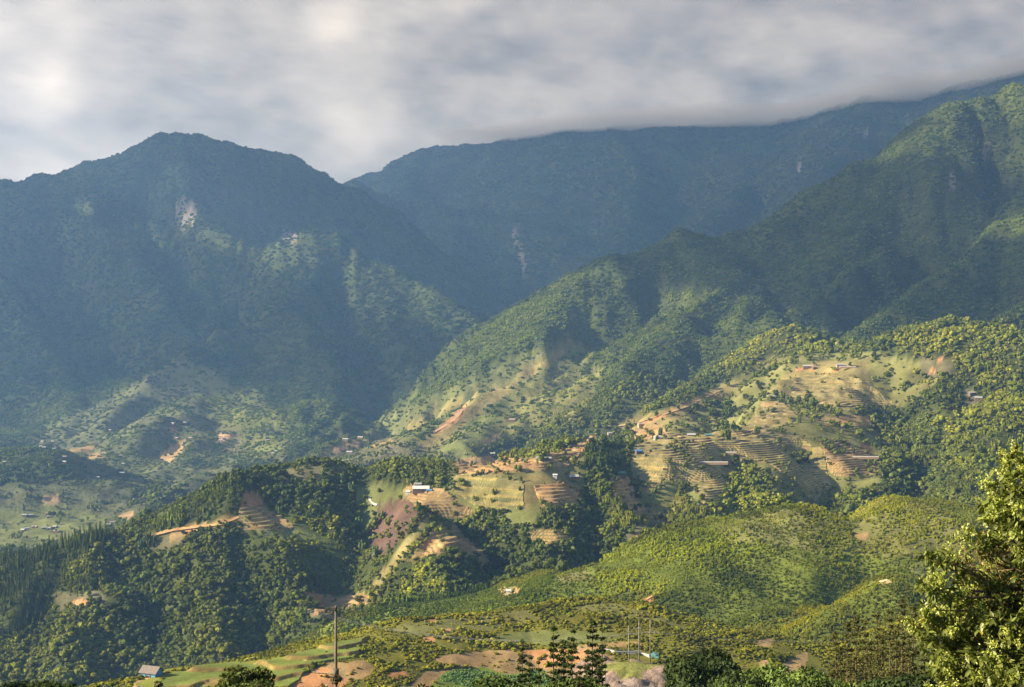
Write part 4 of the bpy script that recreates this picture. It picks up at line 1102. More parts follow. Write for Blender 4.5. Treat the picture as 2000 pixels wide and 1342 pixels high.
house(1641, 720, 13, 7, 3.2, 'metal', 'red', 'grey-roofed farmhouse above the long white strip on the upper terraces', .05)
house(1576, 720, 13, 7, 3.0, 'grey', 'wood', 'grey-roofed farmhouse on a bare orange ledge of the upper terraces', -.05)
house(1590, 721, 6, 6, 3.0, 'red', 'wood', 'brown-roofed hut next to the farmhouse on the orange ledge', .3, 'hut', 'hut')
house(1121, 939, 9, 6, 3, 'grey', 'wood', 'grey-roofed house among bushes above the orange terraces', .1)
house(1084, 934, 4, 3, 2.4, 'white', 'white', 'small white hut left of the grey-roofed house above the orange terraces', 0, 'hut', 'hut', door=False)
house(1054, 900, 8, 6, 2.8, 'grey', 'wood', 'grey-roofed house in the bushes at the foot of the dirt road', .2)
house(1070, 900, 7, 5, 2.6, 'metal', 'wood', 'pale-roofed house right of its grey neighbour at the foot of the dirt road', -.1)
house(962, 891, 9, 6, 2.8, 'grey', 'wood', 'grey-roofed house under green trees at the back of the long ochre field', .1)
house(1508, 778, 9, 6, 3, 'grey', 'wood', 'grey hut under a round tree left of the upper terraces', .4, 'hut', 'hut')
house(1191, 849, 8, 6, 3, 'grey', 'red', 'grey-roofed house by the dirt road near the wooded knoll', .3)
house(1251, 836, 9, 6, 3, 'grey', 'soilblock', 'grey-roofed house on the bare conical mound behind the terraces', .4)
house(1350, 853, 10, 6, 2.6, 'grey', 'wood', 'long grey roof on the skyline of the big terraced field', 0)
house(1384, 853, 9, 5, 2.4, 'teal', 'wood', 'teal roof on the skyline of the big terraced field', 0, 'shed', 'shed')
house(1897, 772, 8, 6, 3, 'metal', 'wood', 'pale-roofed house high among the trees of the right hillside', .3)
house(1911, 783, 10, 6, 3, 'metal', 'wood', 'wide pale-roofed house just below another on the right hillside', -.2)
house(993, 1160, 3.2, 3, 2.2, 'white', 'white', 'tiny white hut on a bare patch by the bamboo spur', 0, 'hut', 'hut', door=False, dmin=800)
house(1572, 1336, 8, 5, 2.4, 'metal', 'wood', 'pale metal roof half hidden by bushes near the bare soil patch', .5, 'shed', 'shed', dmin=500)
# long white plastic-covered seed beds
def seedbed(px, py, L, label, dmin=1300):
    p = hit(px, py, dmin)
    n = 8; v = []; f = []
    for i, x in enumerate((-L / 2, L / 2)):
        for k in range(n + 1):
            a = math.pi * k / n; v.append((x, -math.cos(a) * 1.2, math.sin(a) * .9 + .3))
    for k in range(n): f.append((k, k + 1, k + n + 2, k + n + 1))
    f.append(tuple(range(n, -1, -1))); f.append(tuple(range(n + 1, 2 * n + 2)))
    z = max(float(ground(p.x + s * L / 2, p.y)[0]) for s in (-1, -.5, 0, .5, 1))
    t = empty('seedbed_tunnel', (p.x, p.y, z + .3)); tag(t, label, 'polytunnel', 'long white seedbed tunnels on the terraces')
    poly_obj('plastic_cover', v, f, M['plastic'], t)
    box('sill', -L / 2, L / 2, -1.7, 1.7, -2.5, .28, M['soilblock'], t)
seedbed(1656, 721, 26, 'long white seedbed tunnel below the grey-roofed farmhouse on the upper terraces')
seedbed(1428, 889, 13, 'short white seedbed tunnel at the right edge of the big terraced field')
seedbed(1394, 917, 32, 'longest white seedbed tunnel low in the big terraced field')
seedbed(1690, 902, 34, 'white seedbed tunnel across the ochre terraces right of the ravine')
# far valley village
VILLAGE = [(83,864,1),(103,864,1),(80,874,0),(86,876,1),(106,878,0),(126,896,2),(126,906,1),(200,888,0),(235,892,2),(240,908,1),(238,928,1),(191,935,0),(345,857,2),(361,828,1),(338,830,0),(372,858,1),(215,842,2),
 (48,1008,1),(60,1008,0),(94,1005,2),(103,1006,1),(96,1011,1),(45,1037,0),(53,1034,1),(68,1031,2),(86,1033,1),(98,1034,0),(108,1031,1),(110,1040,2),(212,1027,1),(220,1023,2),(9,905,0),(438,858,1),(431,862,0),(523,862,1),(540,883,1),(533,888,2)]
ORD = 'first second third fourth fifth sixth seventh eighth ninth tenth eleventh twelfth thirteenth fourteenth fifteenth sixteenth seventeenth eighteenth nineteenth twentieth'.split()
def nth(i, n):
    return 'leftmost' if i == 0 else 'rightmost' if i == n - 1 else ORD[i] if i < 20 else ORD[i - n] if False else 'twenty-' + ORD[i - 20]
def VZONE(x, y):
    return 'in the lowest hamlet by the valley fields' if y > 1024 and x < 150 else 'in the hamlet under the round left hill' if y > 1000 and x < 150 else 'beyond the ridge conifers' if y > 1000 else 'behind the round left hill' if x < 140 else 'on the brown slope above the stream fold' if x < 300 else 'by the bare orange slope' if x < 400 else 'at the foot of the spur in the valley middle'
def VLAB(i, x, y, k):
    z = VZONE(x, y).replace(' at the left edge', '') if False else VZONE(x, y); same = sorted(a for a in VILLAGE if VZONE(a[0], a[1]) == z); j = same.index((x, y, k))
    return '%s house %s, %s-roofed' % (nth(j, len(same)) + (' from the left' if 0 < j < len(same) - 1 else ''), z, ('grey', 'pale', 'brown')[k])
for i, (x, y, k) in enumerate(VILLAGE):
    L = random.uniform(7, 10)
    house(x, y, L, 5.5, 2.4, ('grey', 'metal', 'red')[k], 'wood', VLAB(i, x, y, k), random.uniform(-.5, .5), 'village_house', 'house', 'houses scattered over the hazy valley floor', door=False, dmin=2200)
for i, (x, y, k, lab) in enumerate([(704,859,1,'bright-roofed house on the lit spur end across the valley'), (675,862,1,'small pale-roofed house left of the brightest roof on the lit spur end'), (655,903,0,'grey-roofed house low on the spur behind the grassy crest'), (683,887,0,'grey-roofed house midway up the spur behind the grassy crest'), (1000,823,2,'brown-roofed house in a small green field on the far spur')]):
    house(x, y, 12, 7, 3, ('grey', 'metal', 'red')[k], 'wood', lab, random.uniform(-.3, .3), 'spur_farmhouse', 'house', 'farmhouses on the spur across the valley', door=False, dmin=2200)

# blue-walled thatched hut by the lower fields
p = hit(296, 1322, 500)
t = empty('thatched_hut', (p.x, p.y, p.z + .3), -.4); tag(t, 'hut with blue sheet walls and a grey thatched roof by the lower fields', 'hut'); t.scale = (.85, .85, .85)
gable_walls('wall', 8.6, 5.6, 2.6, 2.2, M['blue'], t)
for s in (-1, 1): roof_slope('roof', 8.6, 5.6, 2.6, 2.2, s, M['thatch'], t, .9, .25)
for k in range(4): box('post', -4.3 + k * 2.87 - .08, -4.3 + k * 2.87 + .08, -2.98, -2.82, -1.5, 2.55, M['wood'], t)
box('door', .6, 1.6, -2.86, -2.78, 0, 1.9, M['wood'], t)
box('porch_floor', -5.2, 3.5, -4.2, -2.9, -1.8, -.1, M['soilblock'], t)

# ------------------------------------------------------------------ poles and wires
def tube_mesh(name, pts, radii, mat, parent=None, n=10):
    v = []; f = []
    for i, (p, r) in enumerate(zip(pts, radii)):
        p = Vector(p); d = (Vector(pts[min(i + 1, len(pts) - 1)]) - Vector(pts[max(i - 1, 0)])).normalized()
        a = d.cross(Vector((.31, .9, .2))).normalized(); b = d.cross(a)
        for k in range(n):
            th = 2 * math.pi * k / n; v.append(p + (a * math.cos(th) + b * math.sin(th)) * r)
        if i:
            o = i * n
            for k in range(n): f.append((o - n + k, o - n + (k + 1) % n, o + (k + 1) % n, o + k))
    f.append(tuple(range(n - 1, -1, -1))); f.append(tuple(range(len(v) - n, len(v))))
    o = poly_obj(name, v, f, mat, parent)
    for q in o.data.polygons: q.use_smooth = len(q.vertices) == 4
    return o

# rounded rock knoll the three poles stand on
KN = pix(1222, 1302, 450)
def knoll(cx, cy, ztop, rx, ry, depth, seed, name):
    n = 110; m = 60
    th = np.linspace(0, 2 * np.pi, n, endpoint=False)[None, :]; t = np.linspace(0, 1, m)[:, None]
    X = np.cos(th) * t; Y = np.sin(th) * t
    prof = -depth * (t ** 2.2) * np.ones_like(th)
    bump = fbm(X * 5 + seed, Y * 5, 81, 5, .6) * 3.2 * sstep(.05, .3, t) + np.abs(fbm(X * 11 + seed, Y * 11 + prof * .1, 82, 4)) * 2.4 * sstep(.12, .35, t)
    rr = 1 + .12 * fbm(np.cos(th) * 1.7 + seed, np.sin(th) * 1.7, 83, 3) * np.ones_like(t)
    Z = ztop + prof + bump
    x = cx + X * rx * rr; y = cy + Y * ry * rr
    v = np.stack([x, y, Z], -1).reshape(-1, 3)
    idx = np.arange(m * n).reshape(m, n)
    q = np.stack([idx[:-1], idx[1:], np.roll(idx, -1, 1)[1:], np.roll(idx, -1, 1)[:-1]], -1).reshape(-1, 4)
    g = 1 - sstep(.09, .15, t + .10 * fbm(X * 6, Y * 6, 84, 3))[..., None]
    nz = fbm(X * 9, Y * 9, 85, 4)[..., None]; side = fbm(X * 3 + 4, Y * 3, 86, 3)[..., None]
    rock = np.array([.21, .155, .125]) * (1 + .5 * nz) * (1 + np.array([.12, -.02, -.1]) * side)
    grass = np.array([.17, .18, .05]) * (1 + .25 * nz)
    me = np_mesh(name, v, q[:, ::-1], attrs={'cover': (rock * (1 - g) + grass * g).reshape(-1, 3)})
    me.materials.append(ROCK)
    o = link_mesh(name, me); tag(o, kind='structure')
ROCK = ground_mat('weathered_rock', (.9, .15), .9, .5)
knoll(KN.x + 1, KN.y, KN.z + .9, 60, 34, 60, 3.0, 'rock_mound')
k2 = pix(1125, 1338, 440); knoll(k2.x, k2.y, k2.z, 9, 9, 20, 8.0, 'rock_mound')

def power_pole(x, ytop, ybase, d, r0, r1, mat, label, arms, group=None, base=None):
    top = pix(x, ytop, d); zb = pix(x, ybase, d).z if base is None else base
    t = empty('utility_pole', (top.x, top.y, zb)); tag(t, label, 'utility pole', group)
    H = top.z - zb
    tube_mesh('pole', [(0, 0, -1), (0, 0, H * .5), (0, 0, H)], [r0, (r0 + r1) / 2, r1], mat, t)
    tips = []
    for h, w, off in arms:
        a = box('crossarm', off - w / 2, off + w / 2, -r1 - .1, -r1, H - h - .05, H - h + .05, M['steel'] if w > .5 else M['olddark'], t)
        for s in (-.45, 0, .45) if w > 1.2 else (-.4, .4):
            if w < .5: break
            bx = off + w * s
            b = tube_mesh('insulator', [(bx, -r1 - .05, H - h + .06), (bx, -r1 - .05, H - h + .32)], [.05, .035], M['porcelain'], a, 7)
            tips.append(Vector((top.x + bx, top.y - r1 - .05, zb + H - h + .34)))
    return tips or [top]

g3 = 'concrete poles on the rock mound'
ta = power_pole(1228, 1222, 1302, 452, .20, .14, M['concrete'], 'concrete pole standing foremost on the rock mound, left of two others', [(2.0, 1.6, .3)], g3)
tb = power_pole(1248, 1212, 1296, 456, .20, .14, M['concrete'], 'plain concrete pole in the middle of the three on the rock mound', [(2.6, 2.4, -.6)], g3)
tc = power_pole(1270, 1210, 1294, 458, .20, .14, M['concrete'], 'concrete pole with a wide crossarm, right one on the rock mound', [(4.2, 3.2, -.2)], g3)
td = power_pole(1182, 1284, 1380, 330, .14, .11, M['concrete'], 'thin pole rising beside the dark conifers in front of the rock mound', [], None, float(ground((1182 - 1000) / FPX * 330, 330)[0]))
te = power_pole(432, 1282, 1304, 640, .2, .15, M['concrete'], 'tiny distant pole in front of the dark woods beyond the lower fields', [(.5, 2.2, 0)])
dA = 58.0
gA = float(ground((656 - 1000) / FPX * dA, dA)[0])
tA = power_pole(656, 1183, 1400, dA, .10, .05, M['olddark'], 'tall dark tapering pole close by with a short arm at its top', [(.10, .20, -.09)], None, gA)
# band and bracket low on the near pole
root = [o for o in COL.objects if o.name.startswith('utility_pole') and o.get('label', '').startswith('tall dark')][0]
Hn = tA[0].z - root.location.z
tube_mesh('clamp', [(0, 0, Hn - 2.9), (0, 0, Hn - 2.6)], [.125, .125], M['olddark'], root, 12)

def wire(p, q, sag, label, r=.012, group='wires'):
    pts = []
    for k in range(25):
        t = k / 24; w = p.lerp(q, t); w.z -= sag * 4 * t * (1 - t); pts.append(w)
    o = tube_mesh('power_line', pts, [r] * 25, M['wire'], None, 4)
    tag(o, label, 'wire', group)
for k, (z, lab) in enumerate([(0, 'top'), (.9, 'middle'), (1.3, 'bottom')]):
    a = te[0] + Vector((0, 0, -z)); b = pix(-160, 1248 + (0, 5, 9)[k], 560)
    wire(a, b, 5 + .4 * k, 'thin power line sagging across the dark woods on the left, %s of three' % lab, .032, 'power lines across the dark woods')
for k in range(3):
    b = pix(1460 + 500, 1212 + 4 * k, 520)
    wire(tc[k], b, 5, '%s wire running right from the wide crossarm on the rock mound' % ('left', 'middle', 'right')[k], .028, 'power lines from the rock mound')
    wire(tc[k], pix(600, 1190 + 3 * k, 470), 6, '%s wire running left from the wide crossarm on the rock mound' % ('left', 'middle', 'right')[k], .028, 'power lines from the rock mound')
# low wall and tarp behind the knoll
w0 = hit(1180, 1272, 560); w1 = hit(1268, 1284, 560)
for k, (a, b) in enumerate([((1180, 1268), (1200, 1276)), ((1200, 1277), (1252, 1277)), ((1252, 1276), (1268, 1284))]):
    A = hit(*a, 560); B = hit(*b, 560)
    d = (B - A); L = d.length; t = empty('low_wall', (A.x, A.y, min(A.z, B.z)), math.atan2(d.y, d.x))
    tag(t, ['pale end of the low wall left of the poles behind the rock mound', 'grey middle run of the low wall behind the poles', 'right end of the low wall behind the poles, beside the teal sheet'][k], 'wall', 'low wall behind the rock mound')
    box('wall_body', 0, L, -.25, .25, -1.5, 1.2, M['grey'], t); box('coping', -.1, L + .1, -.35, .35, 1.2, 1.35, M['grey'], t)
p = hit(1277, 1286, 560)
o = poly_obj('tarpaulin', [(p.x - 2.2, p.y, p.z), (p.x + 2.4, p.y - .5, p.z + .2), (p.x + 2.2, p.y + 1.5, p.z + 2.1), (p.x, p.y + 1.4, p.z + 2.6), (p.x - 2, p.y + 1.5, p.z + 1.6), (p.x - 2.2, p.y + 3, p.z), (p.x + 2.2, p.y + 3, p.z)], [(0, 1, 2, 3, 4), (4, 3, 6, 5), (3, 2, 6), (0, 4, 5), (1, 6, 2)], M['teal'])
tag(o, 'teal tarpaulin draped over a heap behind the right pole', 'tarpaulin')

# cabbage rows in the near field
n = 5200
cx = RNG.uniform(820, 1200, n); d = RNG.uniform(600, 668, n)
x = (cx - 1000) / FPX * d; d = np.round(d / 1.0) * 1.0 + RNG.uniform(-.15, .15, n)
z = ground(x, d); py = HZ - z / d * FPX
m = inside(cx + 12 * fbm(x / 8, d / 8, 91, 2), py, [(826,1352),(870,1314),(930,1304),(985,1320),(1060,1308),(1095,1316),(1090,1352)])
scatter('cabbage_rows', 'shrub', P3(x[m], d[m], z[m] - .05), RNG.uniform(.5, .85, m.sum()), np.array([.14, .24, .075]) * RNG.uniform(.7, 1.25, (m.sum(), 1)))

# ------------------------------------------------------------------ near trees
def own_mat(name, trans=.3, gloss=False):
    m = bpy.data.materials.new(name); m.use_nodes = True
    nt = m.node_tree; nt.nodes.clear()
    out = nt.nodes.new('ShaderNodeOutputMaterial')
    av = nt.nodes.new('ShaderNodeAttribute'); av.attribute_name = 'leafv'
    df = nt.nodes.new('ShaderNodeBsdfDiffuse'); tl = nt.nodes.new('ShaderNodeBsdfTranslucent'); mx = nt.nodes.new('ShaderNodeMixShader')
    mx.inputs[0].default_value = trans
    nt.links.new(av.outputs['Color'], df.inputs[0]); nt.links.new(av.outputs['Color'], tl.inputs[0])
    nt.links.new(df.outputs[0], mx.inputs[1]); nt.links.new(tl.outputs[0], mx.inputs[2])
    if gloss:
        gl = nt.nodes.new('ShaderNodeBsdfGlossy'); gl.inputs['Roughness'].default_value = .45; gl.inputs['Color'].default_value = (.8, .8, .75, 1)
        m2 = nt.nodes.new('ShaderNodeMixShader'); m2.inputs[0].default_value = .035
        nt.links.new(mx.outputs[0], m2.inputs[1]); nt.links.new(gl.outputs[0], m2.inputs[2]); nt.links.new(m2.outputs[0], out.inputs[0])
    else:
        nt.links.new(mx.outputs[0], out.inputs[0])
    return m
MAT_NEEDLE = own_mat('needles', .15); MAT_LEAF = own_mat('glossy_leaves', .35, True); MAT_TWIG = own_mat('twigs', 0.0)

def near_conifer(rng, h, width, col, col2, fine=1.0, many=1.0):
    """tall narrow conifer, whorls of short branches with needle tufts"""
    s = Soup(); tr = Soup()
    for i in range(6): tr.tube((0, 0, -1 + (h + 1) * i / 6), (0, 0, -1 + (h + 1) * (i + 1) / 6), .013 * h * (1 - i / 6.3), .013 * h * (1 - (i + 1) / 6.3), (.10, .075, .05), 7)
    z = h * .12
    while z < h * .99:
        t = z / h
        L0 = width * (1 - t) ** .55 * (.9 + .12 * math.sin(z * 3.1 + rng.uniform(0, 2))) + .05
        for b in range(rng.integers(4, 7)):
            a = rng.uniform(0, 6.283); L = L0 * rng.uniform(.5, 1.15)
            d = np.array([math.cos(a), math.sin(a), -.12 + .35 * t]); 
            tr.tube((0, 0, z), np.array([0, 0, z]) + d * L, .02, .006, (.10, .075, .05), 3)
            n = int((20 * L / width + 8) * many)
            p = np.array([0, 0, z]) + d * (rng.uniform(.25, 1.05, (n, 1)) * L) + rng.normal(0, .05 * width, (n, 3)) + [0, 0, .03]
            q = rng.standard_normal((n, 3)) * [1, 1, .55]; q /= np.linalg.norm(q, axis=1)[:, None]
            e = np.cross(q, rng.standard_normal((n, 3))); e /= np.linalg.norm(e, axis=1)[:, None]
            sz = rng.uniform(.09, .17, (n, 1)) * fine
            v = np.stack([p - q * sz, p + e * sz * .35, p + q * sz, p - e * sz * .35], 1).reshape(-1, 3)
            i = np.arange(n)[:, None] * 4
            f = np.concatenate([i + [0, 1, 2], i + [0, 2, 3]])
            mixv = rng.random((n, 1)); c = (np.array(col) * (1 - mixv) + np.array(col2) * mixv) * rng.uniform(.6, 1.3, (n, 1))
            s.add(v, f, np.repeat(c, 4, 0))
        z += rng.uniform(.26, .42) * (h / 10) ** .5
    return tr, s

def near_broadleaf(rng, h, r, col, dense=1.0, leaf=.11, lobes=16, vy=.8):
    s = Soup(); tr = Soup()
    tr.tube((0, 0, -1), (0, 0, h * .55), .02 * h, .012 * h, (.10, .08, .06), 7)
    for k in range(lobes):
        a = k * 2.4; t = (k + .5) / lobes
        rr = r * (.25 + .6 * rng.random()) * (1 - .55 * max(0, t - .5) * 2 * .8); R = r * rng.uniform(.26, .42)
        c = np.array([math.cos(a) * rr, math.sin(a) * rr, h * (.35 + .62 * t) - R * .5])
        tr.tube((0, 0, h * (.2 + .3 * t)), c, .008 * h, .003 * h, (.10, .08, .06), 4)
        cc = np.array(col) * rng.uniform(.75, 1.3)
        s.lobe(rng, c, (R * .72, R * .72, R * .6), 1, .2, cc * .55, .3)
        s.leaves(rng, c, (R, R, R * vy), int(260 * dense * (R / .5) ** 1.4) + 60, leaf, cc)
    return tr, s

def tree_obj(name, meshes, loc, label, cat, group, s=1.0, rz=0.0):
    t = empty(name, loc, rz); t.scale = (s, s, s); tag(t, label, cat, group)
    for nm, me in meshes:
        o = bpy.data.objects.new(nm, me); COL.objects.link(o); o.parent = t
    return t

def tm(pair, mat, tn='trunk', cn='crown'):
    tr, s = pair
    return [(tn, tr.mesh(tn, MAT_TWIG)), (cn, s.mesh(cn, mat))]

def pos(x, xs):
    xs = sorted(xs); i = xs.index(x)
    return nth(i, len(xs)) + (' from the left' if 0 < i < len(xs) - 1 else '')
rng = np.random.default_rng(21)
DARKG, MIDG = (.030, .050, .020), (.060, .085, .028)
con = [tm(near_conifer(rng, 12, .85, DARKG, MIDG, .8, 1.7), MAT_NEEDLE) for _ in range(4)]
def stand_at(x, ytop, d, nominal, kinds, name, label, cat, group, lean=0):
    top = pix(x, ytop, d); g = float(ground(top.x, top.y)[0])
    s = max(.25, (top.z - g) / nominal)
    return tree_obj(name, kinds[RNG.integers(0, len(kinds))], (top.x, top.y, g), label, cat, group, s, RNG.uniform(0, 6.28))
gN = 'narrow dark conifers before the orange field'
for x, yt, d, lab in [(1081,1218,72,'tallest left spire of the narrow dark conifers before the orange field'), (1096,1262,66,'short dark conifer filling in right of the tall left spire'), (1101,1240,76,'thin conifer just right of the tall left spire'), (1117,1222,70,'pointed conifer in the gap between the two dark clumps'),
   (1134,1290,60,'low dark conifer between the two clumps'), (1157,1205,72,'tall spire leading the right-hand clump of narrow conifers'), (1147,1268,64,'broad low conifer at the left of the right-hand clump'), (1176,1224,78,'thin tall conifer behind the thin pole'), (1168,1258,66,'short dark conifer hard against the thin pole'), (1020,1247,84,'lone slim conifer standing over the orange field'), (1034,1276,88,'slim sapling beside the lone conifer over the orange field'), (1052,1288,70,'small conifer rising from the cabbage field edge')]:
    stand_at(x, yt, d, 12, con, 'narrow_conifer', lab, 'conifer', gN)
OL, OL2 = (.062, .068, .022), (.105, .105, .032)
olive = [tm(near_conifer(rng, 14, 1.25, OL, OL2, .75, 1.9), MAT_NEEDLE) for _ in range(3)]
for i, (x, yt, d) in enumerate([(1632,1232,118),(1655,1215,124),(1672,1200,120),(1690,1208,128),(1712,1196,122),(1738,1188,126),(1762,1168,120),(1783,1180,124),(1805,1192,122),(1722,1240,110),(1640,1262,112),(1775,1235,108),(1698,1250,106),(1750,1228,104)]):
    stand_at(x, yt, d, 14, olive, 'olive_conifer', '%s of the olive-brown conifers left of the big leafy tree' % pos(x, (1632,1655,1672,1690,1712,1738,1762,1783,1805,1722,1640,1775,1698,1750)), 'conifer', 'olive-brown conifers beside the big leafy tree')
darkb = [tm(near_broadleaf(rng, 9, 2.6, (.030,.045,.016), 1.0, .13), MAT_NEEDLE) for _ in range(3)]  # dark leaf colour carries the shade these tops stand in
for i, (x, yt, d) in enumerate([(1362,1245,128),(1385,1268,120),(1352,1306,118),(1400,1290,112),(1428,1306,105)]):
    stand_at(x, yt, d, 9.3, darkb, 'dark_tree', '%s of the dark shaded trees right of the rock mound' % pos(x, (1362,1385,1352,1400,1428)), 'tree', 'dark trees right of the rock mound')
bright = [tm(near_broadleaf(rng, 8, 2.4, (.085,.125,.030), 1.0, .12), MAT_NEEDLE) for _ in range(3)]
for i, (x, yt, d) in enumerate([(1462,1300,110),(1490,1292,118),(1520,1312,108),(1545,1322,100),(1600,1300,104),(1625,1312,98),(1650,1318,100),(1680,1322,96),(1720,1330,92),(1440,1318,98),(1575,1330,96),(1580,1308,112)]):
    stand_at(x, yt, d, 8.2, bright, 'leafy_bush', '%s of the bright leafy tree tops right of the dark trees' % pos(x, (1462,1490,1520,1545,1600,1625,1650,1680,1720,1440,1575,1580)), 'tree', 'leafy tree tops along the bottom right')
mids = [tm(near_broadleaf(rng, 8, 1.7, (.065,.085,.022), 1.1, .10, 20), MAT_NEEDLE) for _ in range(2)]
stand_at(478, 1283, 62, 8.2, mids, 'leafy_tree', 'rounded leafy tree top rising before the lower green fields', 'tree', None)
stand_at(505, 1318, 58, 8.2, mids, 'leafy_tree', 'smaller leafy top right of the rounded tree before the green fields', 'tree', None)
stand_at(452, 1320, 60, 8.2, mids, 'leafy_tree', 'smaller leafy top left of the rounded tree before the green fields', 'tree', None)
sap = [tm(near_broadleaf(rng, 7, .55, (.075,.075,.025), .35, .07, 12), MAT_LEAF) for _ in range(3)]
for i, (x, yt, d) in enumerate([(318,1300,52),(300,1322,50),(345,1326,55),(520,1306,50),(560,1318,54),(612,1322,52),(644,1284,52),(668,1326,50),(690,1330,48),(735,1332,52),(770,1328,54),(640,1322,46),(545,1332,50),(590,1334,54)]):
    stand_at(x, yt, d, 7.3, sap, 'sapling', '%s of the spindly sapling tops by the lower fields' % pos(x, (318,300,345,520,560,612,644,668,690,735,770,640,545,590)), 'sapling', 'sapling tops along the bottom edge')
low = [tm(near_broadleaf(rng, 7, 2.4, (.055,.080,.022), .9, .12), MAT_NEEDLE) for _ in range(3)]
for i, (x, yt, d) in enumerate([(975,1318,70),(1000,1328,66),(1040,1330,64),(1065,1318,68),(1096,1316,62),(1140,1324,60),(1180,1334,58),(820,1336,60),(860,1340,58),(720,1342,56)]):
    stand_at(x, yt, d, 7.2, low, 'green_bush', '%s of the green bush tops below the cabbage field' % pos(x, (975,1000,1040,1065,1096,1140,1180,820,860,720)), 'bush', 'bush tops below the cabbage field')
for i, (x, yt, d) in enumerate([(10,1326,80),(45,1322,78),(85,1318,82),(125,1322,76),(160,1328,78),(195,1336,74),(225,1342,72),(-30,1318,80)]):
    stand_at(x, yt, d, 9.3, darkb, 'dark_bush', '%s of the dark bush tops along the bottom left corner' % pos(x, (10,45,85,125,160,195,225,-30)), 'bush', 'dark bush tops in the bottom left corner')
for i, (x, yt, d) in enumerate([(1790,1300,60),(1760,1310,64),(1825,1312,56),(1850,1300,60),(1735,1326,66)]):
    stand_at(x, yt, d, 9.3, darkb, 'dark_bush', '%s of the deep shaded bushes under the big leafy tree' % pos(x, (1790,1760,1825,1850,1735)), 'bush', 'shaded bushes under the big leafy tree')

# skyline conifers on the left ridge and lone trees on the crest
ridgecon = [tm(near_conifer(rng, 16, 3.2, (.035,.055,.022), (.05,.07,.028)), MAT_NEEDLE) for _ in range(3)]
def stand_on(x, y, dmin, h, nominal, kinds, name, label, cat, group):
    p = hit(x, y, dmin)
    return tree_obj(name, kinds[RNG.integers(0, len(kinds))], (p.x, p.y, p.z - .3), label, cat, group, h / nominal, RNG.uniform(0, 6.28))
for x, y, h in [(10,1096,11),(24,1092,13),(40,1088,12),(56,1086,14),(72,1082,12),(88,1078,13),(104,1074,14),(112,1072,15),(124,1068,17),(134,1066,15),(146,1063,18),(163,1060,21),(177,1058,20),(188,1056,19),(197,1054,20),(207,1053,21),(218,1052,17),(232,1050,12),(242,1048,15),(60,1100,13),(90,1095,13),(120,1090,14),(150,1082,13),(35,1110,12)]:
    stand_on(x, y, 1100, h, 16, ridgecon, 'ridge_conifer', '%s of the dark pointed conifers on the left ridge crest' % pos(x, (10,24,40,56,72,88,104,112,124,134,146,163,177,188,197,207,218,232,242,60,90,120,150,35)), 'conifer', 'conifers on the left ridge crest')
hb = [tm(near_broadleaf(rng, 9, 3.4, (.075,.105,.03), .6, .35, 14), MAT_NEEDLE) for _ in range(3)]
for x, y, h, lab in [(602,909,9,'lone round tree standing on the grassy crest'), (1578,790,17,'large dark rounded tree on the edge of the wooded knoll'), (1560,792,14,'rounded tree left of the largest one on the wooded knoll'), (1545,793,12,'rounded tree at the left of the wooded knoll top'), (1516,776,12,'round tree sheltering the grey hut beside the upper terraces'), (985,890,10,'bushy tree beside the grey-roofed house at the back of the ochre field'),
     (1290,1016,9,'bushy tree at the foot of the narrow yellow terraces'), (1180,872,14,'tall tree crowning the dark wooded knoll'), (1210,870,11,'round tree right of the tallest on the dark wooded knoll'), (1155,874,12,'tree at the left of the dark wooded knoll'), (1707,700,12,'dark tree on the skyline of the upper terraces'), (1437,912,16,'tall tree at the right edge of the big terraced field'), (1500,930,11,'tree over the stepped ditch below the big terraced field')]:
    stand_on(x, y, 1200, h, 9, hb, 'hill_tree', lab, 'tree', None)
bam = [('culms', PROTO['bamboo'][1][0].data)]
MATB = own_mat('bamboo_leaves', .25)
bm_ = []
for _ in range(3):
    s = bamboo(rng); s.c = [c * np.array([.12, .17, .05]) for c in s.c]
    tr = Soup(); tr.tube((0, 0, -.1), (0, 0, .5), .02, .01, (.15, .17, .06)); bm_.append([('stem', tr.mesh('stem', MAT_TWIG)), ('crown', s.mesh('crown', MATB))])
for x, y, h, lab in [(733,1090,15,'tall pale bamboo clump at the left edge of the burnt slope'), (702,1035,16,'feathery bamboo clump where the burnt slope meets the woods'), (705,1080,15,'feathery bamboo clump lower down the edge of the burnt slope'), (818,1000,13,'pale bamboo clump below the long white-roofed farmhouse'), (546,1005,11,'bright bamboo clump right of the orange-topped stepped hill'), (668,945,13,'bamboo plumes on the wooded shoulder left of the burnt slope'), (686,962,13,'bamboo plumes at the top of the dark gully'),
     (275,1072,12,'pale bamboo clump on the shaded slope below the ridge'), (650,975,10,'bamboo clump in the wood left of the dark gully')]:
    stand_on(x, y, 700 if y > 1200 else 1100, h, 1.0, bm_, 'bamboo_clump', lab, 'bamboo', None)

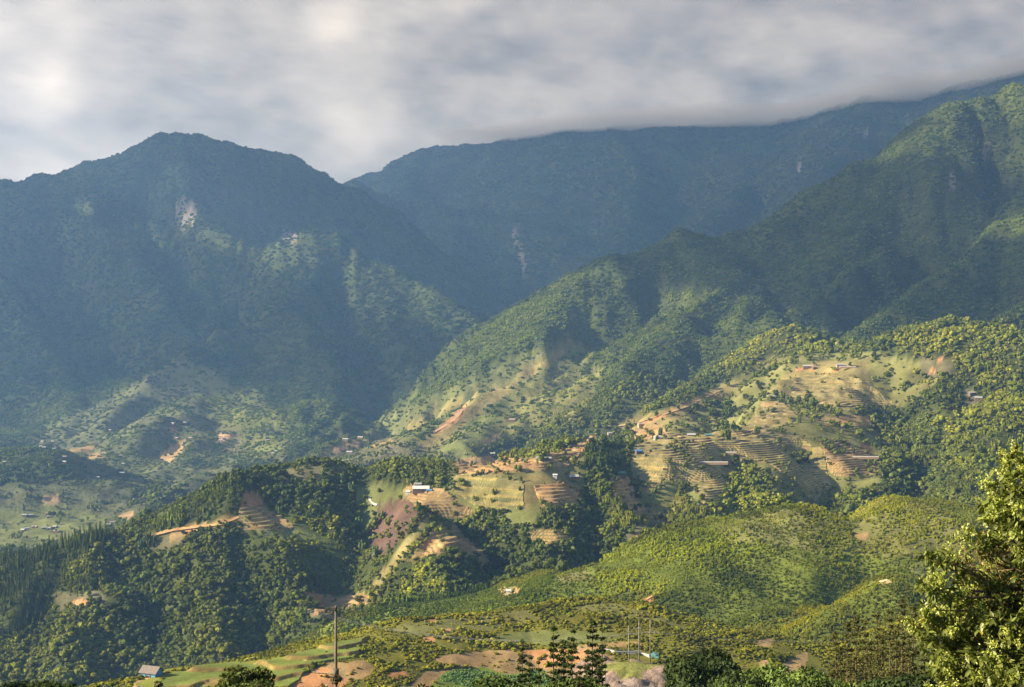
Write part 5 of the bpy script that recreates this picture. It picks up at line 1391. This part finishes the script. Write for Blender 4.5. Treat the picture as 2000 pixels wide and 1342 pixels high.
# ------------------------------------------------------------------ the big leafy tree at the right
def big_tree():
    rng = np.random.default_rng(33)
    D0 = 14.0
    base = pix(2190, 1342, D0 + .6); bz = float(ground(base.x, base.y)[0])
    t = empty('leafy_tree', (base.x, base.y, bz)); tag(t, 'large leafy tree with glossy leaves and pale yellow-green flower sprays at the right edge', 'tree')
    off = Vector(t.location)
    lobes = [(1995,905,34,0),(1966,952,32,-.1),(1990,985,48,.1),(1932,1002,22,-.1),(1955,1022,36,-.2),(1908,1058,24,0),(1938,1075,34,.1),(1985,1060,55,.1),(1832,1090,24,-.2),(1852,1112,28,-.1),(1812,1150,26,-.3),(1848,1160,36,-.2),(1900,1165,42,.2),(1960,1150,55,.2),
     (1832,1192,28,-.2),(1880,1212,44,0),(1815,1236,30,-.3),(1858,1252,42,-.2),(1915,1246,52,-.2),(1975,1236,62,-.3),(1845,1300,34,-.1),(1898,1312,52,-.2),(1965,1316,70,-.4),(2010,1150,60,0),(2000,1290,70,-.2),(1880,1350,50,-.1),(1940,1390,70,-.3),(1990,930,40,.4),(1870,1110,20,.2),(1830,1270,26,0)]
    for k in range(150):     # the rest of the crown, past the frame
        a = rng.uniform(0, 6.283); q = math.sqrt(rng.random())
        x = 2215 + 330 * q * math.cos(a); y = 1290 + 440 * q * math.sin(a); dd = rng.uniform(-1.1, 1.3) * math.sqrt(max(.05, 1 - q * q))
        if x < 2010: continue
        lobes.append((x, y, rng.uniform(55, 90), dd))
    for k in range(16): lobes.append((rng.uniform(1900, 2000), rng.uniform(1080, 1340), rng.uniform(35, 60), rng.uniform(.7, 1.3)))
    for k in range(10): lobes.append((rng.uniform(1850, 1900), rng.uniform(1150, 1330), rng.uniform(30, 42), rng.uniform(.3, .8)))
    trunk = Soup(); WC = (.12, .095, .07)
    def wob(p, q, r0, r1, n=5):
        p = np.array(p); q = np.array(q); last = p
        for i in range(1, n + 1):
            c = p + (q - p) * i / n + rng.normal(0, .03, 3) * (i < n); trunk.tube(last, c, r0 + (r1 - r0) * (i - 1) / n, r0 + (r1 - r0) * i / n, WC, 7); last = c
    fork = np.array([0, 0, 2.4])
    wob((0, 0, -.6), fork, .17, .12)
    P = np.array([list(pix(x, y, D0 + dd) - off) for x, y, r, dd in lobes])
    hubs = [np.array([-.8, -.2, 3.0]), np.array([.6, .3, 3.3]), np.array([-.5, .1, 4.0]), np.array([.3, -.5, 3.9]), np.array([-1.2, 0, 2.2])]
    for h in hubs: wob(fork, h, .09, .05)
    for p in P:
        h = hubs[int(np.argmin([np.linalg.norm(p - q) for q in hubs]))]
        wob(h, p, .022, .006, 4)
    tmsh = trunk.mesh('trunk', MAT_TWIG)
    o = bpy.data.objects.new('trunk', tmsh); COL.objects.link(o); o.parent = t
    # one leaf: folded blade with a pointed tip
    LV = np.array([(0, 0, 0), (.22, .16, .05), (.6, .19, .02), (1, 0, -.10), (.6, -.19, .02), (.22, -.16, .05), (.3, 0, 0), (.65, 0, -.04)])
    LF = np.array([(0, 6, 1), (1, 6, 7), (1, 7, 2), (2, 7, 3), (0, 5, 6), (5, 7, 6), (5, 4, 7), (4, 3, 7)])
    L = Soup(); F = Soup(); singles = []
    for li, (p, (px_, py_, r, dd)) in enumerate(zip(P, lobes)):
        R = r / FPX * D0
        inner = px_ > 2030
        n = int((230 if not inner else 140) * (R / .25) ** 1.7) + 36
        for _ in range(max(3, n // 9)):
            d = rng.standard_normal(3); d /= np.linalg.norm(d); d[2] = d[2] * .8 + .15
            c = p + d * R * rng.uniform(.55, 1.0)
            axis = d + rng.normal(0, .35, 3) + [0, 0, .35]; axis /= np.linalg.norm(axis)
            for k in range(9):
                a = axis * rng.uniform(-.1, .6) + rng.normal(0, .7, 3); a[2] -= .15; a /= np.linalg.norm(a)
                s_ = np.cross(a, [0, 0, 1.0]) + rng.normal(0, .35, 3); s_ -= a * s_.dot(a); s_ /= np.linalg.norm(s_) + 1e-6
                u = np.cross(s_, a); 
                if u[2] < 0 and rng.random() < .85: u = -u; s_ = -s_
                ln = rng.uniform(.06, .11)
                v = c + axis * .02 * k * .3 + (LV[:, :1] * a + LV[:, 1:2] * s_ + LV[:, 2:] * u) * ln
                q = rng.random()
                col = np.array([.115, .145, .026]) * rng.uniform(.6, 1.45)
                if q > .88: col = np.array([.20, .23, .04]) * rng.uniform(.8, 1.2)
                if q > .985: col = np.array([.42, .33, .06])
                if not inner and len(singles) < 2400: singles.append((v, col, -v[:, 1].mean()))
                else: L.add(v, LF, col)
            if rng.random() < (.55 if (px_ > 1870 and py_ > 1170) else .3) and (d[2] > -.2):
                m = 60
                t_ = rng.random((m, 1)); w = rng.normal(0, .028, (m, 3)) * (1.2 - t_ * .6)
                q0 = c + axis * (.02 + .12 * t_) + w; sz = rng.uniform(.004, .009, (m, 1))
                e = rng.standard_normal((m, 3)); e /= np.linalg.norm(e, axis=1)[:, None]; g = np.cross(e, rng.standard_normal((m, 3))); g /= np.linalg.norm(g, axis=1)[:, None]
                v = np.stack([q0 - e * sz * 2.2, q0 + g * sz, q0 + e * sz * 2.2, q0 - g * sz], 1).reshape(-1, 3); i = np.arange(m)[:, None] * 4
                F.add(v, np.concatenate([i + [0, 1, 2], i + [0, 2, 3]]), np.repeat(np.array([.36, .41, .075]) * rng.uniform(.7, 1.25, (m, 1)), 4, 0))
    # the 240 leaves nearest the camera are parts of their own
    singles.sort(key=lambda s: -s[2])
    for v, col, _ in singles[240:]: L.add(v, LF, col)
    for v, col, _ in singles[:240]:
        s = Soup(); c = v.mean(0); s.add(v - c, LF, col); o = bpy.data.objects.new('leaf', s.mesh('leaf', MAT_LEAF, True)); COL.objects.link(o); o.parent = t; o.location = c
    o = bpy.data.objects.new('leaves', L.mesh('leaves', MAT_LEAF, True)); COL.objects.link(o); o.parent = t; o['kind'] = 'stuff'
    o = bpy.data.objects.new('flower_sprays', F.mesh('flower_sprays', MAT_LEAF)); COL.objects.link(o); o.parent = t; o['kind'] = 'stuff'
    # bare dry twigs
    W = Soup()
    for k in range(260):
        p = np.array(pix(rng.uniform(1880, 2000), rng.uniform(1075, 1180), D0 + rng.uniform(-.1, .5)) - off); d = rng.normal(0, 1, 3) * [1, .5, 1]; d /= np.linalg.norm(d)
        W.tube(p, p + d * rng.uniform(.05, .22), .004, .0015, np.array([.20, .13, .07]) * rng.uniform(.7, 1.3), 3)
    o = bpy.data.objects.new('dry_twigs', W.mesh('dry_twigs', MAT_TWIG)); COL.objects.link(o); o.parent = t; o['kind'] = 'stuff'
big_tree()
